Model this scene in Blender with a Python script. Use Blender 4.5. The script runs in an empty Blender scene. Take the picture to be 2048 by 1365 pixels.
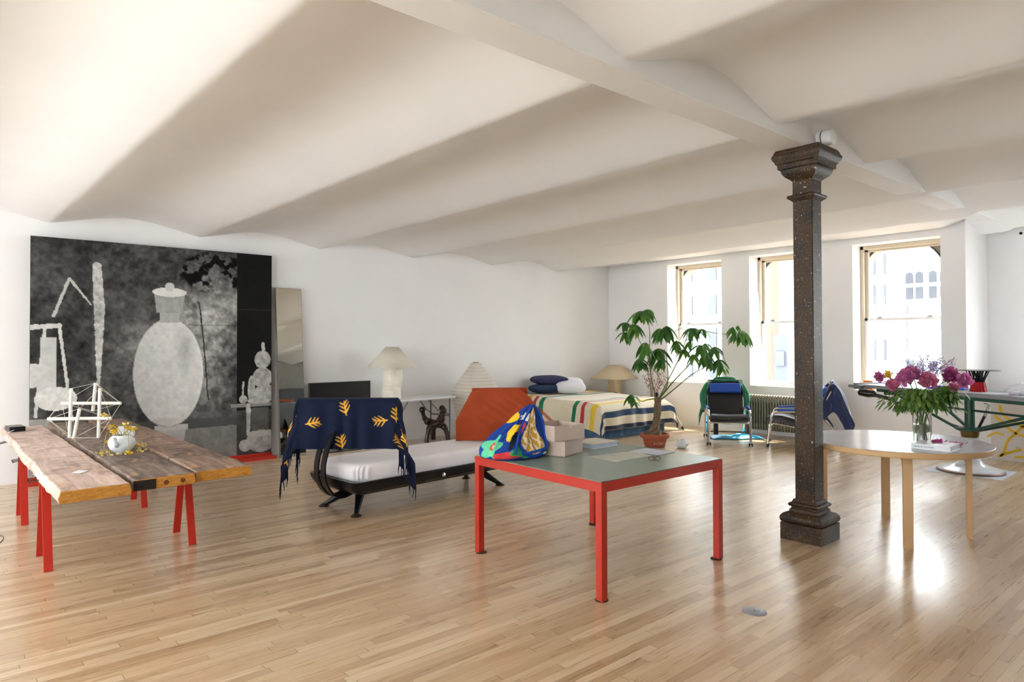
import bpy, math, random
import numpy as np
from mathutils import Vector, Matrix
PI = math.pi
random.seed(7); rng = np.random.default_rng(7)
S = bpy.context.scene
COL = S.collection
# ---------------------------------------------------------------- camera
cam_d = bpy.data.cameras.new('camera'); cam = bpy.data.objects.new('camera', cam_d); COL.objects.link(cam)
cam_d.sensor_width = 36.0; cam_d.lens = 1337.7 / 2048 * 36; cam_d.shift_y = -14.0 / 2048
cam_d.clip_start = .05; cam_d.clip_end = 300
_y, _p, _r = math.radians(49.135), math.radians(.811), math.radians(-.152)
fw = Vector((math.cos(_y) * math.cos(_p), math.sin(_y) * math.cos(_p), math.sin(_p)))
rt = Vector((math.sin(_y), -math.cos(_y), 0)); up = rt.cross(fw)
r2 = rt * math.cos(_r) + up * math.sin(_r); u2 = -rt * math.sin(_r) + up * math.cos(_r)
M = Matrix((r2, u2, -fw)).transposed().to_4x4(); M.translation = Vector((0, 0, 1.6))
cam.matrix_world = M
S.camera = cam
# ---------------------------------------------------------------- light
S.view_settings.view_transform = 'Standard'; S.view_settings.look = 'None'
S.view_settings.exposure = 0.53; S.view_settings.gamma = 1.0; S.view_settings.use_curve_mapping = False
W = bpy.data.worlds.new('sky'); S.world = W; W.use_nodes = True
W.node_tree.nodes['Background'].inputs[0].default_value = (.93, .97, 1, 1)
W.node_tree.nodes['Background'].inputs[1].default_value = 11.5
sun_d = bpy.data.lights.new('sun', 'SUN'); sun = bpy.data.objects.new('sun', sun_d); COL.objects.link(sun)
sun_d.energy = 9.0; sun_d.angle = math.radians(.6); sun_d.color = (1, .95, .86)
sun.rotation_euler = Vector((-.5, .06, -.90)).to_track_quat('-Z', 'Y').to_euler()
sun.location = (16, 0, 12)
def area(name, loc, d, sx, sy, energy, color=(1, 1, 1), portal=False):
    l = bpy.data.lights.new(name, 'AREA'); o = bpy.data.objects.new(name, l); COL.objects.link(o)
    l.shape = 'RECTANGLE'; l.size = sx; l.size_y = sy; l.energy = energy; l.color = color
    o.location = loc; o.rotation_euler = Vector(d).to_track_quat('-Z', 'Y').to_euler()
    if portal: l.cycles.is_portal = True
    return o
# sky seen through the windows (portals only guide the sky light through the openings)
for yc in (7.435, 5.665, 3.875): area('window_portal', (11.52, yc, 2.0), (-1, 0, 0), 1.2, 2.3, 1, portal=True)
# daylight entering by the windows behind the photographer
BACKWIN = (-1.6, .9, 3.4, 5.9, 8.3)
for yc in BACKWIN: area('daylight', (-3.42, yc, 1.95), (1, 0, 0), 1.25, 2.2, 19, (.94, .97, 1))
# ---------------------------------------------------------------- helpers
def srgb(h):
    h = h.lstrip('#'); c = [int(h[i:i + 2], 16) / 255 for i in (0, 2, 4)]
    return tuple(((x / 12.92) if x <= .04045 else ((x + .055) / 1.055) ** 2.4) for x in c)
MATS = {}
class NT:
    def __init__(s, m): s.t = m.node_tree; s.n = s.t.nodes; s.l = s.t.links; s.b = s.n['Principled BSDF']
    def new(s, k, **kw):
        x = s.n.new(k)
        for a, b in kw.items(): setattr(x, a, b)
        return x
    def inp(s, x, i, v):
        if isinstance(v, bpy.types.NodeSocket): s.l.new(v, x.inputs[i])
        else: x.inputs[i].default_value = v
    def math(s, op, a, b=0.0, c=0.0):
        x = s.new('ShaderNodeMath', operation=op); s.inp(x, 0, a); s.inp(x, 1, b); s.inp(x, 2, c); return x.outputs[0]
    def coord(s): return s.new('ShaderNodeTexCoord').outputs['Object']
    def noise(s, sc, det=4, vec=None, rough=.55, dist=0):
        x = s.new('ShaderNodeTexNoise'); s.inp(x, 'Scale', sc); s.inp(x, 'Detail', det); s.inp(x, 'Roughness', rough); s.inp(x, 'Distortion', dist)
        s.inp(x, 'Vector', vec if vec is not None else s.coord()); return x.outputs['Fac']
    def ramp(s, f, stops):
        x = s.new('ShaderNodeValToRGB'); e = x.color_ramp.elements
        while len(e) < len(stops): e.new(.5)
        for i, (p, c) in enumerate(stops): e[i].position = p; e[i].color = (*c, 1) if len(c) == 3 else c
        s.inp(x, 0, f); return x.outputs[0]
    def mix(s, f, a, b, mode='MIX'):
        x = s.new('ShaderNodeMix', data_type='RGBA', blend_type=mode)
        s.inp(x, 0, f); s.inp(x, 6, (*a, 1) if isinstance(a, tuple) else a); s.inp(x, 7, (*b, 1) if isinstance(b, tuple) else b)
        return x.outputs[2]
    def bump(s, h, st=.2, d=.01):
        x = s.new('ShaderNodeBump'); s.inp(x, 'Height', h); s.inp(x, 'Strength', st); s.inp(x, 'Distance', d); s.l.new(x.outputs[0], s.b.inputs['Normal'])
    def map(s, sc, rot=(0, 0, 0), vec=None):
        x = s.new('ShaderNodeMapping'); x.inputs['Scale'].default_value = sc; x.inputs['Rotation'].default_value = rot
        s.inp(x, 'Vector', vec if vec is not None else s.coord()); return x.outputs[0]
def mat(name, col='#cccccc', rough=.5, metal=0, var=.06, nscale=6, bump=0, bscale=40, trans=0, spec=.5, ior=1.45, sheen=0, alpha=1):
    m = bpy.data.materials.new(name); m.use_nodes = True; t = NT(m); MATS[name] = m
    c = srgb(col) if isinstance(col, str) else col
    if var:
        f = t.noise(nscale)
        t.inp(t.b, 'Base Color', t.ramp(f, [(.3, tuple(x * (1 - var) for x in c)), (.7, tuple(min(1, x * (1 + var)) for x in c))]))
    else: t.inp(t.b, 'Base Color', (*c, 1))
    t.inp(t.b, 'Roughness', rough); t.inp(t.b, 'Metallic', metal); t.inp(t.b, 'Transmission Weight', trans)
    t.inp(t.b, 'Specular IOR Level', spec); t.inp(t.b, 'IOR', ior); t.inp(t.b, 'Sheen Weight', sheen); t.inp(t.b, 'Alpha', alpha)
    if bump: t.bump(t.noise(bscale, 5), bump, .01)
    return m
def mat_vc(name, rough=.85, bump=.1, bscale=90, sheen=0, spec=.3, mott=.0):
    m = bpy.data.materials.new(name); m.use_nodes = True; t = NT(m)
    a = t.new('ShaderNodeVertexColor', layer_name='Col')
    c = a.outputs[0]
    if mott: c = t.mix(mott, c, t.ramp(t.noise(14, 6), [(.35, (.6, .6, .6)), (.65, (1, 1, 1))]), 'MULTIPLY')
    t.l.new(c, t.b.inputs['Base Color']); t.inp(t.b, 'Roughness', rough); t.inp(t.b, 'Sheen Weight', sheen); t.inp(t.b, 'Specular IOR Level', spec)
    if bump: t.bump(t.noise(bscale, 3), bump, .004)
    return m
class MB:
    def __init__(s): s.v = []; s.f = []; s.m = []
    def add(s, vs, fs, mi=0):
        n = len(s.v); s.v += [tuple(v) for v in vs]; s.f += [tuple(i + n for i in f) for f in fs]; s.m += [mi] * len(fs); return s
    def box(s, c, d, rot=None, mi=0):
        hx, hy, hz = d[0] / 2, d[1] / 2, d[2] / 2; vs = [Vector((x * hx, y * hy, z * hz)) for x in (-1, 1) for y in (-1, 1) for z in (-1, 1)]
        if rot is not None:
            if not isinstance(rot, Matrix): rot = Matrix.Rotation(rot, 3, 'Z')
            vs = [rot @ v for v in vs]
        c = Vector(c)
        return s.add([v + c for v in vs], [(0, 1, 3, 2), (4, 6, 7, 5), (0, 4, 5, 1), (2, 3, 7, 6), (0, 2, 6, 4), (1, 5, 7, 3)], mi)
    def bx(s, x0, x1, y0, y1, z0, z1, mi=0): return s.box(((x0 + x1) / 2, (y0 + y1) / 2, (z0 + z1) / 2), (abs(x1 - x0), abs(y1 - y0), abs(z1 - z0)), None, mi)
    def bar(s, a, b, w, t, upv=(0, 0, 1), mi=0):
        a, b = Vector(a), Vector(b); d = (b - a); L = d.length; d.normalize(); u = Vector(upv); x = u.cross(d)
        if x.length < 1e-4: x = Vector((1, 0, 0)).cross(d)
        x.normalize(); u = d.cross(x); R = Matrix((x, u, d)).transposed()
        return s.box((a + b) / 2, (w, t, L), R, mi)
    def tube(s, pts, r, n=10, caps=True, mi=0):
        pts = [Vector(p) for p in pts]; k = len(pts); rs = [r] * k if not hasattr(r, '__len__') else list(r)
        vs = []; fs = []; prev = None
        for i, p in enumerate(pts):
            d = (pts[min(i + 1, k - 1)] - pts[max(i - 1, 0)])
            if d.length < 1e-9: d = Vector((0, 0, 1))
            d.normalize()
            if prev is None:
                x = d.cross(Vector((0, 0, 1)))
                if x.length < 1e-3: x = d.cross(Vector((1, 0, 0)))
            else: x = prev - d * prev.dot(d)
            x.normalize(); prev = x; y = d.cross(x)
            for j in range(n):
                a = 2 * PI * j / n; vs.append(p + (x * math.cos(a) + y * math.sin(a)) * rs[i])
        for i in range(k - 1):
            for j in range(n):
                fs.append((i * n + j, i * n + (j + 1) % n, (i + 1) * n + (j + 1) % n, (i + 1) * n + j))
        if caps: fs.append(tuple(range(n))[::-1]); fs.append(tuple((k - 1) * n + j for j in range(n)))
        return s.add(vs, fs, mi)
    def lathe(s, prof, n=24, c=(0, 0, 0), sx=1, sy=1, off=0, caps=True, mi=0):
        vs = []; fs = []; k = len(prof); c = Vector(c)
        for (r, z) in prof:
            for j in range(n):
                a = 2 * PI * j / n + off; vs.append(c + Vector((r * math.cos(a) * sx, r * math.sin(a) * sy, z)))
        for i in range(k - 1):
            for j in range(n): fs.append((i * n + j, i * n + (j + 1) % n, (i + 1) * n + (j + 1) % n, (i + 1) * n + j))
        if caps: fs.append(tuple(range(n))[::-1]); fs.append(tuple((k - 1) * n + j for j in range(n)))
        return s.add(vs, fs, mi)
    def prism(s, poly, z0, z1, c=(0, 0, 0), R=None, mi=0):
        n = len(poly); vs = [Vector((x, y, z)) for z in (z0, z1) for x, y in poly]
        if R is not None: vs = [R @ v for v in vs]
        c = Vector(c); return s.add([v + c for v in vs], [tuple(range(n))[::-1], tuple(range(n, 2 * n))] + [(i, (i + 1) % n, n + (i + 1) % n, n + i) for i in range(n)], mi)
    def ball(s, c, r, n=10, m=7, mi=0, sq=(1, 1, 1)):
        pr = [(max(1e-4, r * math.sin(PI * i / m)), -r * math.cos(PI * i / m)) for i in range(m + 1)]
        k = MB().lathe(pr, n, caps=False); c = Vector(c)
        return s.add([Vector((v[0] * sq[0], v[1] * sq[1], v[2] * sq[2])) + c for v in k.v], k.f, mi)
    def build(s, name, m=None, parent=None, smooth=35, bev=0, solid=0, sub=0, label=None):
        me = bpy.data.meshes.new(name); me.from_pydata([tuple(v) for v in s.v], [], s.f); me.update()
        ms = m if isinstance(m, (list, tuple)) else [m]
        for q in ms:
            if q: me.materials.append(q)
        if len(ms) > 1: me.polygons.foreach_set('material_index', s.m)
        o = bpy.data.objects.new(name, me); COL.objects.link(o)
        if smooth:
            me.polygons.foreach_set('use_smooth', [True] * len(me.polygons)); me.set_sharp_from_angle(angle=math.radians(smooth))
        if solid: q = o.modifiers.new('solid', 'SOLIDIFY'); q.thickness = solid; q.offset = 0
        if bev: q = o.modifiers.new('bevel', 'BEVEL'); q.width = bev; q.segments = 2; q.limit_method = 'ANGLE'; q.angle_limit = math.radians(40)
        if sub: q = o.modifiers.new('sub', 'SUBSURF'); q.levels = sub; q.render_levels = sub
        if parent: o.parent = parent
        if label: o['label'] = label
        return o
def gridobj(name, nu, nv, pos, colf=None, m=None, parent=None, solid=0, sub=0, closeu=False, label=None, keep=None):
    U, V = np.meshgrid(np.linspace(0, 1, nu), np.linspace(0, 1, nv), indexing='ij')
    P = pos(U, V); vs = np.stack([np.broadcast_to(p, U.shape) for p in P], -1).reshape(-1, 3)
    i, j = np.meshgrid(np.arange(nu - 1), np.arange(nv - 1), indexing='ij'); a = (i * nv + j).ravel()
    fs = np.stack([a, a + nv, a + nv + 1, a + 1], -1)
    if keep is not None: cc = vs[fs].mean(1); fs = fs[keep(cc)]
    me = bpy.data.meshes.new(name); me.from_pydata(vs.tolist(), [], fs.tolist()); me.update()
    me.polygons.foreach_set('use_smooth', [True] * len(me.polygons))
    if m: me.materials.append(m)
    if colf is not None:
        c = colf(U, V).reshape(-1, 3); c = np.concatenate([c, np.ones((len(c), 1))], 1)
        at = me.color_attributes.new('Col', 'FLOAT_COLOR', 'POINT'); at.data.foreach_set('color', c.astype('f').ravel())
    o = bpy.data.objects.new(name, me); COL.objects.link(o)
    if solid: q = o.modifiers.new('solid', 'SOLIDIFY'); q.thickness = solid; q.offset = 0
    if sub: q = o.modifiers.new('sub', 'SUBSURF'); q.levels = sub; q.render_levels = sub
    if parent: o.parent = parent
    if label: o['label'] = label
    return o
def tag(o, label, cat, group=None, kind=None):
    if label: o['label'] = label
    if cat: o['category'] = cat
    if group: o['group'] = group
    if kind: o['kind'] = kind
    return o
def thing(name, label, cat, loc=(0, 0, 0), rz=0, group=None):
    o = bpy.data.objects.new(name, None); COL.objects.link(o); o.location = loc; o.rotation_euler = (0, 0, rz); o.empty_display_size = .1
    return tag(o, label, cat, group)
def struct(o): o['kind'] = 'structure'; return o
def vnoise(shape, cells, seed=0, octs=4):
    r = np.random.default_rng(seed); H, Wd = shape; out = np.zeros(shape); amp = 1; tot = 0
    for o in range(octs):
        n = cells * 2 ** o; g = r.random((n + 2, n + 2)); y = np.linspace(0, n, H); x = np.linspace(0, n, Wd)
        yi = y.astype(int); xi = x.astype(int); fy = (y - yi)[:, None]; fx = (x - xi)[None]; fy = fy * fy * (3 - 2 * fy); fx = fx * fx * (3 - 2 * fx)
        a = g[yi][:, xi]; b = g[yi][:, xi + 1]; c = g[yi + 1][:, xi]; d = g[yi + 1][:, xi + 1]
        out += amp * ((a * (1 - fx) + b * fx) * (1 - fy) + (c * (1 - fx) + d * fx) * fy); tot += amp; amp *= .55
    return out / tot
def catmull(pts, n=6):
    pts = [Vector(p) for p in pts]; out = []
    for i in range(len(pts) - 1):
        p0 = pts[max(i - 1, 0)]; p1 = pts[i]; p2 = pts[i + 1]; p3 = pts[min(i + 2, len(pts) - 1)]
        for k in range(n):
            t = k / n; out.append(.5 * ((2 * p1) + (p2 - p0) * t + (2 * p0 - 5 * p1 + 4 * p2 - p3) * t * t + (3 * p1 - p0 - 3 * p2 + p3) * t ** 3))
    return out + [pts[-1]]
# ---------------------------------------------------------------- materials
def floor_mat():
    m = bpy.data.materials.new('oak_strip_floor'); m.use_nodes = True; t = NT(m)
    sp = t.new('ShaderNodeSeparateXYZ'); t.inp(sp, 0, t.coord()); x, y = sp.outputs[0], sp.outputs[1]
    ry = t.math('DIVIDE', y, .057); row = t.math('FLOOR', ry); fy = t.math('FRACT', ry)
    wn = t.new('ShaderNodeTexWhiteNoise', noise_dimensions='1D'); t.inp(wn, 'W', row)
    xs = t.math('ADD', x, t.math('MULTIPLY', wn.outputs[0], 37.0))
    wn2 = t.new('ShaderNodeTexWhiteNoise', noise_dimensions='1D'); t.inp(wn2, 'W', t.math('ADD', row, .5))
    ln = t.math('MULTIPLY_ADD', wn2.outputs[0], .9, .55)
    rx = t.math('DIVIDE', xs, ln); cl = t.math('FLOOR', rx); fx = t.math('FRACT', rx)
    cb = t.new('ShaderNodeCombineXYZ'); t.inp(cb, 0, row); t.inp(cb, 1, cl)
    wc = t.new('ShaderNodeTexWhiteNoise', noise_dimensions='2D'); t.inp(wc, 'Vector', cb.outputs[0])
    c = t.ramp(wc.outputs[0], [(0, srgb('#b29472')), (.25, srgb('#c4a784')), (.55, srgb('#ceb391')), (.8, srgb('#d9c1a2')), (1, srgb('#b99a76'))])
    # grain, shifted per board
    cv = t.new('ShaderNodeCombineXYZ'); t.inp(cv, 0, t.math('MULTIPLY', xs, 1.2)); t.inp(cv, 1, t.math('MULTIPLY', y, 26)); t.inp(cv, 2, t.math('MULTIPLY', wc.outputs[0], 30))
    g = t.noise(2.2, 6, cv.outputs[0], .6, .6)
    c = t.mix(.55, c, t.ramp(g, [(.3, (.74, .66, .56)), (.52, (1, 1, 1)), (.8, (.95, .93, .89))]), 'MULTIPLY')
    cv2 = t.new('ShaderNodeCombineXYZ'); t.inp(cv2, 0, xs); t.inp(cv2, 1, t.math('MULTIPLY', y, 5)); 
    g2 = t.noise(.9, 3, cv2.outputs[0]); c = t.mix(.35, c, t.ramp(g2, [(.35, (.82, .73, .62)), (.6, (1, 1, 1))]), 'MULTIPLY')
    ey = t.math('MINIMUM', fy, t.math('SUBTRACT', 1.0, fy)); jy = t.math('LESS_THAN', ey, .022)
    ex = t.math('MULTIPLY', t.math('MINIMUM', fx, t.math('SUBTRACT', 1.0, fx)), ln); jx = t.math('LESS_THAN', ex, .0016)
    dark = t.new('ShaderNodeTexWhiteNoise', noise_dimensions='1D'); t.inp(dark, 'W', t.math('ADD', row, .25))
    jyw = t.math('MULTIPLY', jy, t.math('MULTIPLY_ADD', t.math('POWER', dark.outputs[0], 3.0), .65, .22))
    j = t.math('MINIMUM', t.math('ADD', jyw, t.math('MULTIPLY', jx, .75)), 1.0)
    c = t.mix(j, c, (.07, .045, .025)); t.l.new(c, t.b.inputs['Base Color'])
    t.inp(t.b, 'Roughness', t.math('MULTIPLY_ADD', g, .14, .22)); t.inp(t.b, 'Specular IOR Level', .55)
    t.inp(t.b, 'Coat Weight', .55); t.inp(t.b, 'Coat Roughness', .22)
    n2 = t.noise(1.3, 2); t.bump(t.math('ADD', t.math('MULTIPLY', j, -.25), t.math('ADD', t.math('MULTIPLY', n2, .9), t.math('MULTIPLY', wc.outputs[0], .08))), .22, .01)
    return m
FLOOR = floor_mat()
WALL = mat('white_wall_paint', (.87, .86, .86), .7, var=.015, nscale=2, bump=.03, bscale=60)
CEIL = mat('white_plaster', (.86, .85, .84), .85, var=.02, nscale=1.2, bump=.06, bscale=25)
WHITE = mat('white_paint', (.85, .85, .84), .45, var=.01)
SASH = mat('cream_sash_paint', '#cfc4b0', .5, var=.03)
REDM = mat('red_lacquered_steel', '#b02c1c', .38, var=.05)
TRED = mat('orange_red_steel', '#bc2a19', .45, var=.05)
BLKM = mat('black_steel', '#16181c', .3, metal=.35, var=.05)
DKBR = mat('dark_bronze', '#3a2a22', .5, metal=.4)
CHROME = mat('chrome', (.8, .8, .8), .12, metal=1, var=0)
GLASS = mat('clear_glass', (1, 1, 1), .02, trans=1, var=0, ior=1.45)
def pane_mat():
    m = bpy.data.materials.new('window_pane_glass'); m.use_nodes = True; t = NT(m)
    tr = t.new('ShaderNodeBsdfTransparent'); tr.inputs[0].default_value = (.97, .985, .98, 1)
    gl = t.new('ShaderNodeBsdfGlossy'); gl.inputs['Roughness'].default_value = .02
    mx = t.new('ShaderNodeMixShader'); mx.inputs[0].default_value = .05; t.l.new(tr.outputs[0], mx.inputs[1]); t.l.new(gl.outputs[0], mx.inputs[2])
    t.l.new(mx.outputs[0], t.n['Material Output'].inputs[0]); return m
PANE = pane_mat()
def iron_mat():
    m = bpy.data.materials.new('worn_iron'); m.use_nodes = True; t = NT(m)
    n = t.noise(3, 5); sp = t.noise(75, 3, rough=.7)
    c = t.ramp(n, [(.35, srgb('#1b1917')), (.5, srgb('#3d2a19')), (.65, srgb('#211e1b'))])
    c = t.mix(t.ramp(sp, [(.54, (0, 0, 0)), (.66, (.75, .75, .75))]), c, srgb('#6f5a42'))
    sp2 = t.noise(55, 2, rough=.4); c = t.mix(t.ramp(sp2, [(.71, (0, 0, 0)), (.75, (1, 1, 1))]), c, srgb('#c5bbae'))
    t.l.new(c, t.b.inputs['Base Color']); t.inp(t.b, 'Roughness', .5); t.inp(t.b, 'Specular IOR Level', .3); t.bump(sp, .35, .004); return m
IRON = iron_mat()
def slabtop(name, a, b, c_, st=.85):
    m = bpy.data.materials.new(name); m.use_nodes = True; t = NT(m)
    v = t.map((1.6, 9, 9)) ; v = t.map((9, 1.3, 9))
    n = t.noise(1.6, 6, v, .62, 1.2); n2 = t.noise(2.1, 5, t.map((1.2, 2.8, 1)), .6, 1.5)
    c = t.ramp(n, [(.3, srgb(c_)), (.48, srgb(a)), (.7, srgb(b))])
    c = t.mix(t.ramp(n2, [(.50, (0, 0, 0)), (.66, (st, st, st))]), c, srgb('#3a2d27'))
    n3 = t.noise(5, 4, t.map((1.5, .8, 1))); c = t.mix(t.ramp(n3, [(.62, (0, 0, 0)), (.7, (.7, .7, .7))]), c, srgb('#c99d74'))
    t.l.new(c, t.b.inputs['Base Color']); t.inp(t.b, 'Roughness', .6); t.bump(n, .3, .01); return m
SLAB1 = slabtop('pale_weathered_wood', '#cbb0a2', '#e0cabd', '#ab9082', .45)
SLAB2 = slabtop('dark_weathered_wood', '#7a675c', '#988a80', '#443a35')
SLAB3 = slabtop('brown_weathered_wood', '#8a7060', '#a88e7a', '#5d4a3d')
def endgrain():
    m = bpy.data.materials.new('golden_end_grain'); m.use_nodes = True; t = NT(m)
    w = t.noise(6, 5, t.map((3, 1, 14)), .6, 2); c = t.ramp(w, [(.3, srgb('#8d5c1e')), (.5, srgb('#b97e2f')), (.75, srgb('#cf9a4c'))])
    t.l.new(c, t.b.inputs['Base Color']); t.inp(t.b, 'Roughness', .55); return m
ENDG = endgrain()
def leafmat(name, a, b):
    m = bpy.data.materials.new(name); m.use_nodes = True; t = NT(m)
    oi = t.new('ShaderNodeObjectInfo'); c = t.ramp(t.noise(5, 3), [(.35, srgb(a)), (.65, srgb(b))]); t.l.new(c, t.b.inputs['Base Color'])
    t.inp(t.b, 'Roughness', .42); t.inp(t.b, 'Subsurface Weight', 0)
    tl = t.new('ShaderNodeBsdfTranslucent'); t.l.new(c, tl.inputs[0]); ms = t.new('ShaderNodeMixShader'); ms.inputs[0].default_value = .3
    t.l.new(t.b.outputs[0], ms.inputs[1]); t.l.new(tl.outputs[0], ms.inputs[2]); t.l.new(ms.outputs[0], t.n['Material Output'].inputs[0]); return m
LEAF = leafmat('glossy_green_leaf', '#2a5a22', '#558a34'); LEAFY = leafmat('yellow_green_leaf', '#8a9a2a', '#b4b93a')
PLEAF = leafmat('peony_leaf', '#44702a', '#6f9440')
def transl(name, col, w=.4, rough=.8, alpha=1):
    m = bpy.data.materials.new(name); m.use_nodes = True; t = NT(m); c = srgb(col)
    cc = t.ramp(t.noise(9, 4), [(.3, tuple(x * .95 for x in c)), (.7, c)]); t.l.new(cc, t.b.inputs['Base Color']); t.inp(t.b, 'Roughness', rough)
    tl = t.new('ShaderNodeBsdfTranslucent'); t.l.new(cc, tl.inputs[0]); ms = t.new('ShaderNodeMixShader'); ms.inputs[0].default_value = w
    t.l.new(t.b.outputs[0], ms.inputs[1]); t.l.new(tl.outputs[0], ms.inputs[2]); out = ms.outputs[0]
    if alpha < 1:
        tr = t.new('ShaderNodeBsdfTransparent'); m2 = t.new('ShaderNodeMixShader'); m2.inputs[0].default_value = alpha
        t.l.new(tr.outputs[0], m2.inputs[1]); t.l.new(out, m2.inputs[2]); out = m2.outputs[0]
    t.l.new(out, t.n['Material Output'].inputs[0]); return m
PARCH = transl('parchment', '#fdf8ee', .5); PAPERL = transl('rice_paper', '#fcf8f2', .5)
PETAL = transl('pink_petal', '#d47ab4', .5); PETALD = transl('magenta_petal', '#b04a86', .45); YPET = transl('yellow_petal', '#e8c23a', .3)
SHEER = transl('sheer_white_fabric', '#f4efe8', .5, alpha=.55)
PAPER = mat('paper', (.85, .85, .88), .6, var=.02)
BLACKL = mat('black_leather', '#1d1e21', .42, var=.08, bump=.05)
BLUEL = mat('blue_leather', '#1f4fae', .45, var=.06, bump=.06)
WOODP = mat('pale_birch', '#c6a275', .45, var=.08, nscale=3)
TERRA = mat('terracotta', '#a4573c', .75, var=.12, nscale=12, bump=.1)
MATT = mat('white_cotton', '#f0ecf0', .9, var=.02, bump=.15, bscale=8)
GREEN = mat('dark_green_paint', '#1f4a3e', .35, var=.08)
BRICK = mat('tan_brick', '#cfa884', .8, var=.15, nscale=9)
# ================================================================ SETTING
XW, YL, XB, YR = 11.05, 9.57, -3.3, -5.2
WINS = [(6.83, 8.04), (5.06, 6.27), (3.26, 4.49)]; ZS, ZH = .84, 3.153
struct(MB().bx(XB, 12.1, YR, YL, -.1, 0).build('floor', FLOOR, smooth=0))
def wall_x(name, x0, x1, y0, y1, z1, ops, m=WALL):
    b = MB(); ops = sorted(ops); y = y0
    for (a, c, s, h) in ops:
        b.bx(x0, x1, y, a, 0, z1); b.bx(x0, x1, a, c, 0, s); b.bx(x0, x1, a, c, h, z1); y = c
    b.bx(x0, x1, y, y1, 0, z1); return struct(b.build(name, m, smooth=0))
wall_x('wall_far', XW, 11.5, 2.95, YL + .2, 3.7, [(a, b, ZS, ZH) for a, b in WINS])
struct(MB().bx(XB - .2, XW, YL, YL + .2, 0, 3.7).build('wall_left', WALL, smooth=0))
struct(MB().bx(XB - .2, 12.3, YR - .2, YR, 0, 3.9).build('wall_right', mat('dark_panelled_wall', '#8a847c', .6), smooth=0))
wall_x('wall_back', XB - .3, XB, YR - .2, YL + .2, 3.9, [(y - .625, y + .625, .85, 3.05) for y in BACKWIN])
RW = [(.15, 1.7), (-2.3, -.75)]
wall_x('wall_recess', 12.1, 12.5, YR, 2.95, 3.9, [(a, b, .89, 3.1) for a, b in RW])
struct(MB().bx(11.5, 12.5, 2.95, 3.1, 0, 3.9).build('wall_return', WALL, smooth=0))
for i, (a, b) in enumerate(RW): area('window_portal', (12.55, (a + b) / 2, 2.0), (-1, 0, 0), b - a, 2.2, 1, portal=True)
struct(MB().bx(XW, 12.1, YR, 2.95, 0, .885).build('trim_1', WALL, smooth=0, bev=.004))       # low boxed-in bench below the recess
# vaulted ceiling
VL = np.array([-4.2, -2.4, -.68, 1.03, 2.71, 4.42, 6.09, 7.79, 9.5, 11.3, 13.2]); VR = np.array([-3.9, -2.15, -.4, 1.3, 3.05, 4.78, 6.5, 8.3, 10.0, 11.75, 13.5])
def ceil_z(X, Y):
    f = (YL - Y) / (YL - 2.5); fr = np.clip(f, 0, 1); sk = np.clip(f, 0, 1.15)
    Z = np.zeros_like(X)
    zv = 3.045 + .155 * fr + .05 * np.clip((2.62 - Y) / .1, 0, 1); amp = .15 + .05 * fr
    for k in range(len(VL) - 1):
        a = VL[k] + (VR[k] - VL[k]) * sk; b = VL[k + 1] + (VR[k + 1] - VL[k + 1]) * sk
        t = (X - a) / (b - a); ok = (t >= 0) & (t < 1)
        s = .45 * np.sin(PI * np.clip(t, 0, 1)) ** 2 + .55 * 4 * t * (1 - t)
        Z = np.where(ok, zv + amp * s, Z)
    e = np.clip((X - 9.6) / 1.5, 0, 1); e = e * e * (3 - 2 * e)
    left = np.clip((Y - 2.9) / .3, 0, 1)
    Z = Z * (1 - e * left) + 3.254 * e * left
    return Z
ce = gridobj('ceiling', 420, 200, lambda U, V: (XB - .3 + U * (12.4 - XB + .3), YR - .1 + V * (YL - YR + .2), ceil_z(XB - .3 + U * (12.4 - XB + .3), YR - .1 + V * (YL - YR + .2))), m=CEIL, keep=lambda c: (c[:, 0] < 11.45) | (c[:, 1] < 2.96))
struct(ce)
bm = MB(); st = [(XB, 3.18, 0), (5.43, 3.18, 0), (8.5, 3.25, .08), (12.1, 3.345, .18)]
vs = []
for (x, z, d) in st: vs += [(x, 2.485 + d, z), (x, 2.745 + d, z), (x, 2.745 + d, 3.7), (x, 2.485 + d, 3.7)]
fs = []
for i in range(3):
    for j in range(4): fs.append((4 * i + j, 4 * i + (j + 1) % 4, 4 * i + 4 + (j + 1) % 4, 4 * i + 4 + j))
fs += [(3, 2, 1, 0), (12, 13, 14, 15)]
bmo = struct(bm.add(vs, fs).build('trim_2', CEIL, smooth=0, bev=.012))
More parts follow.
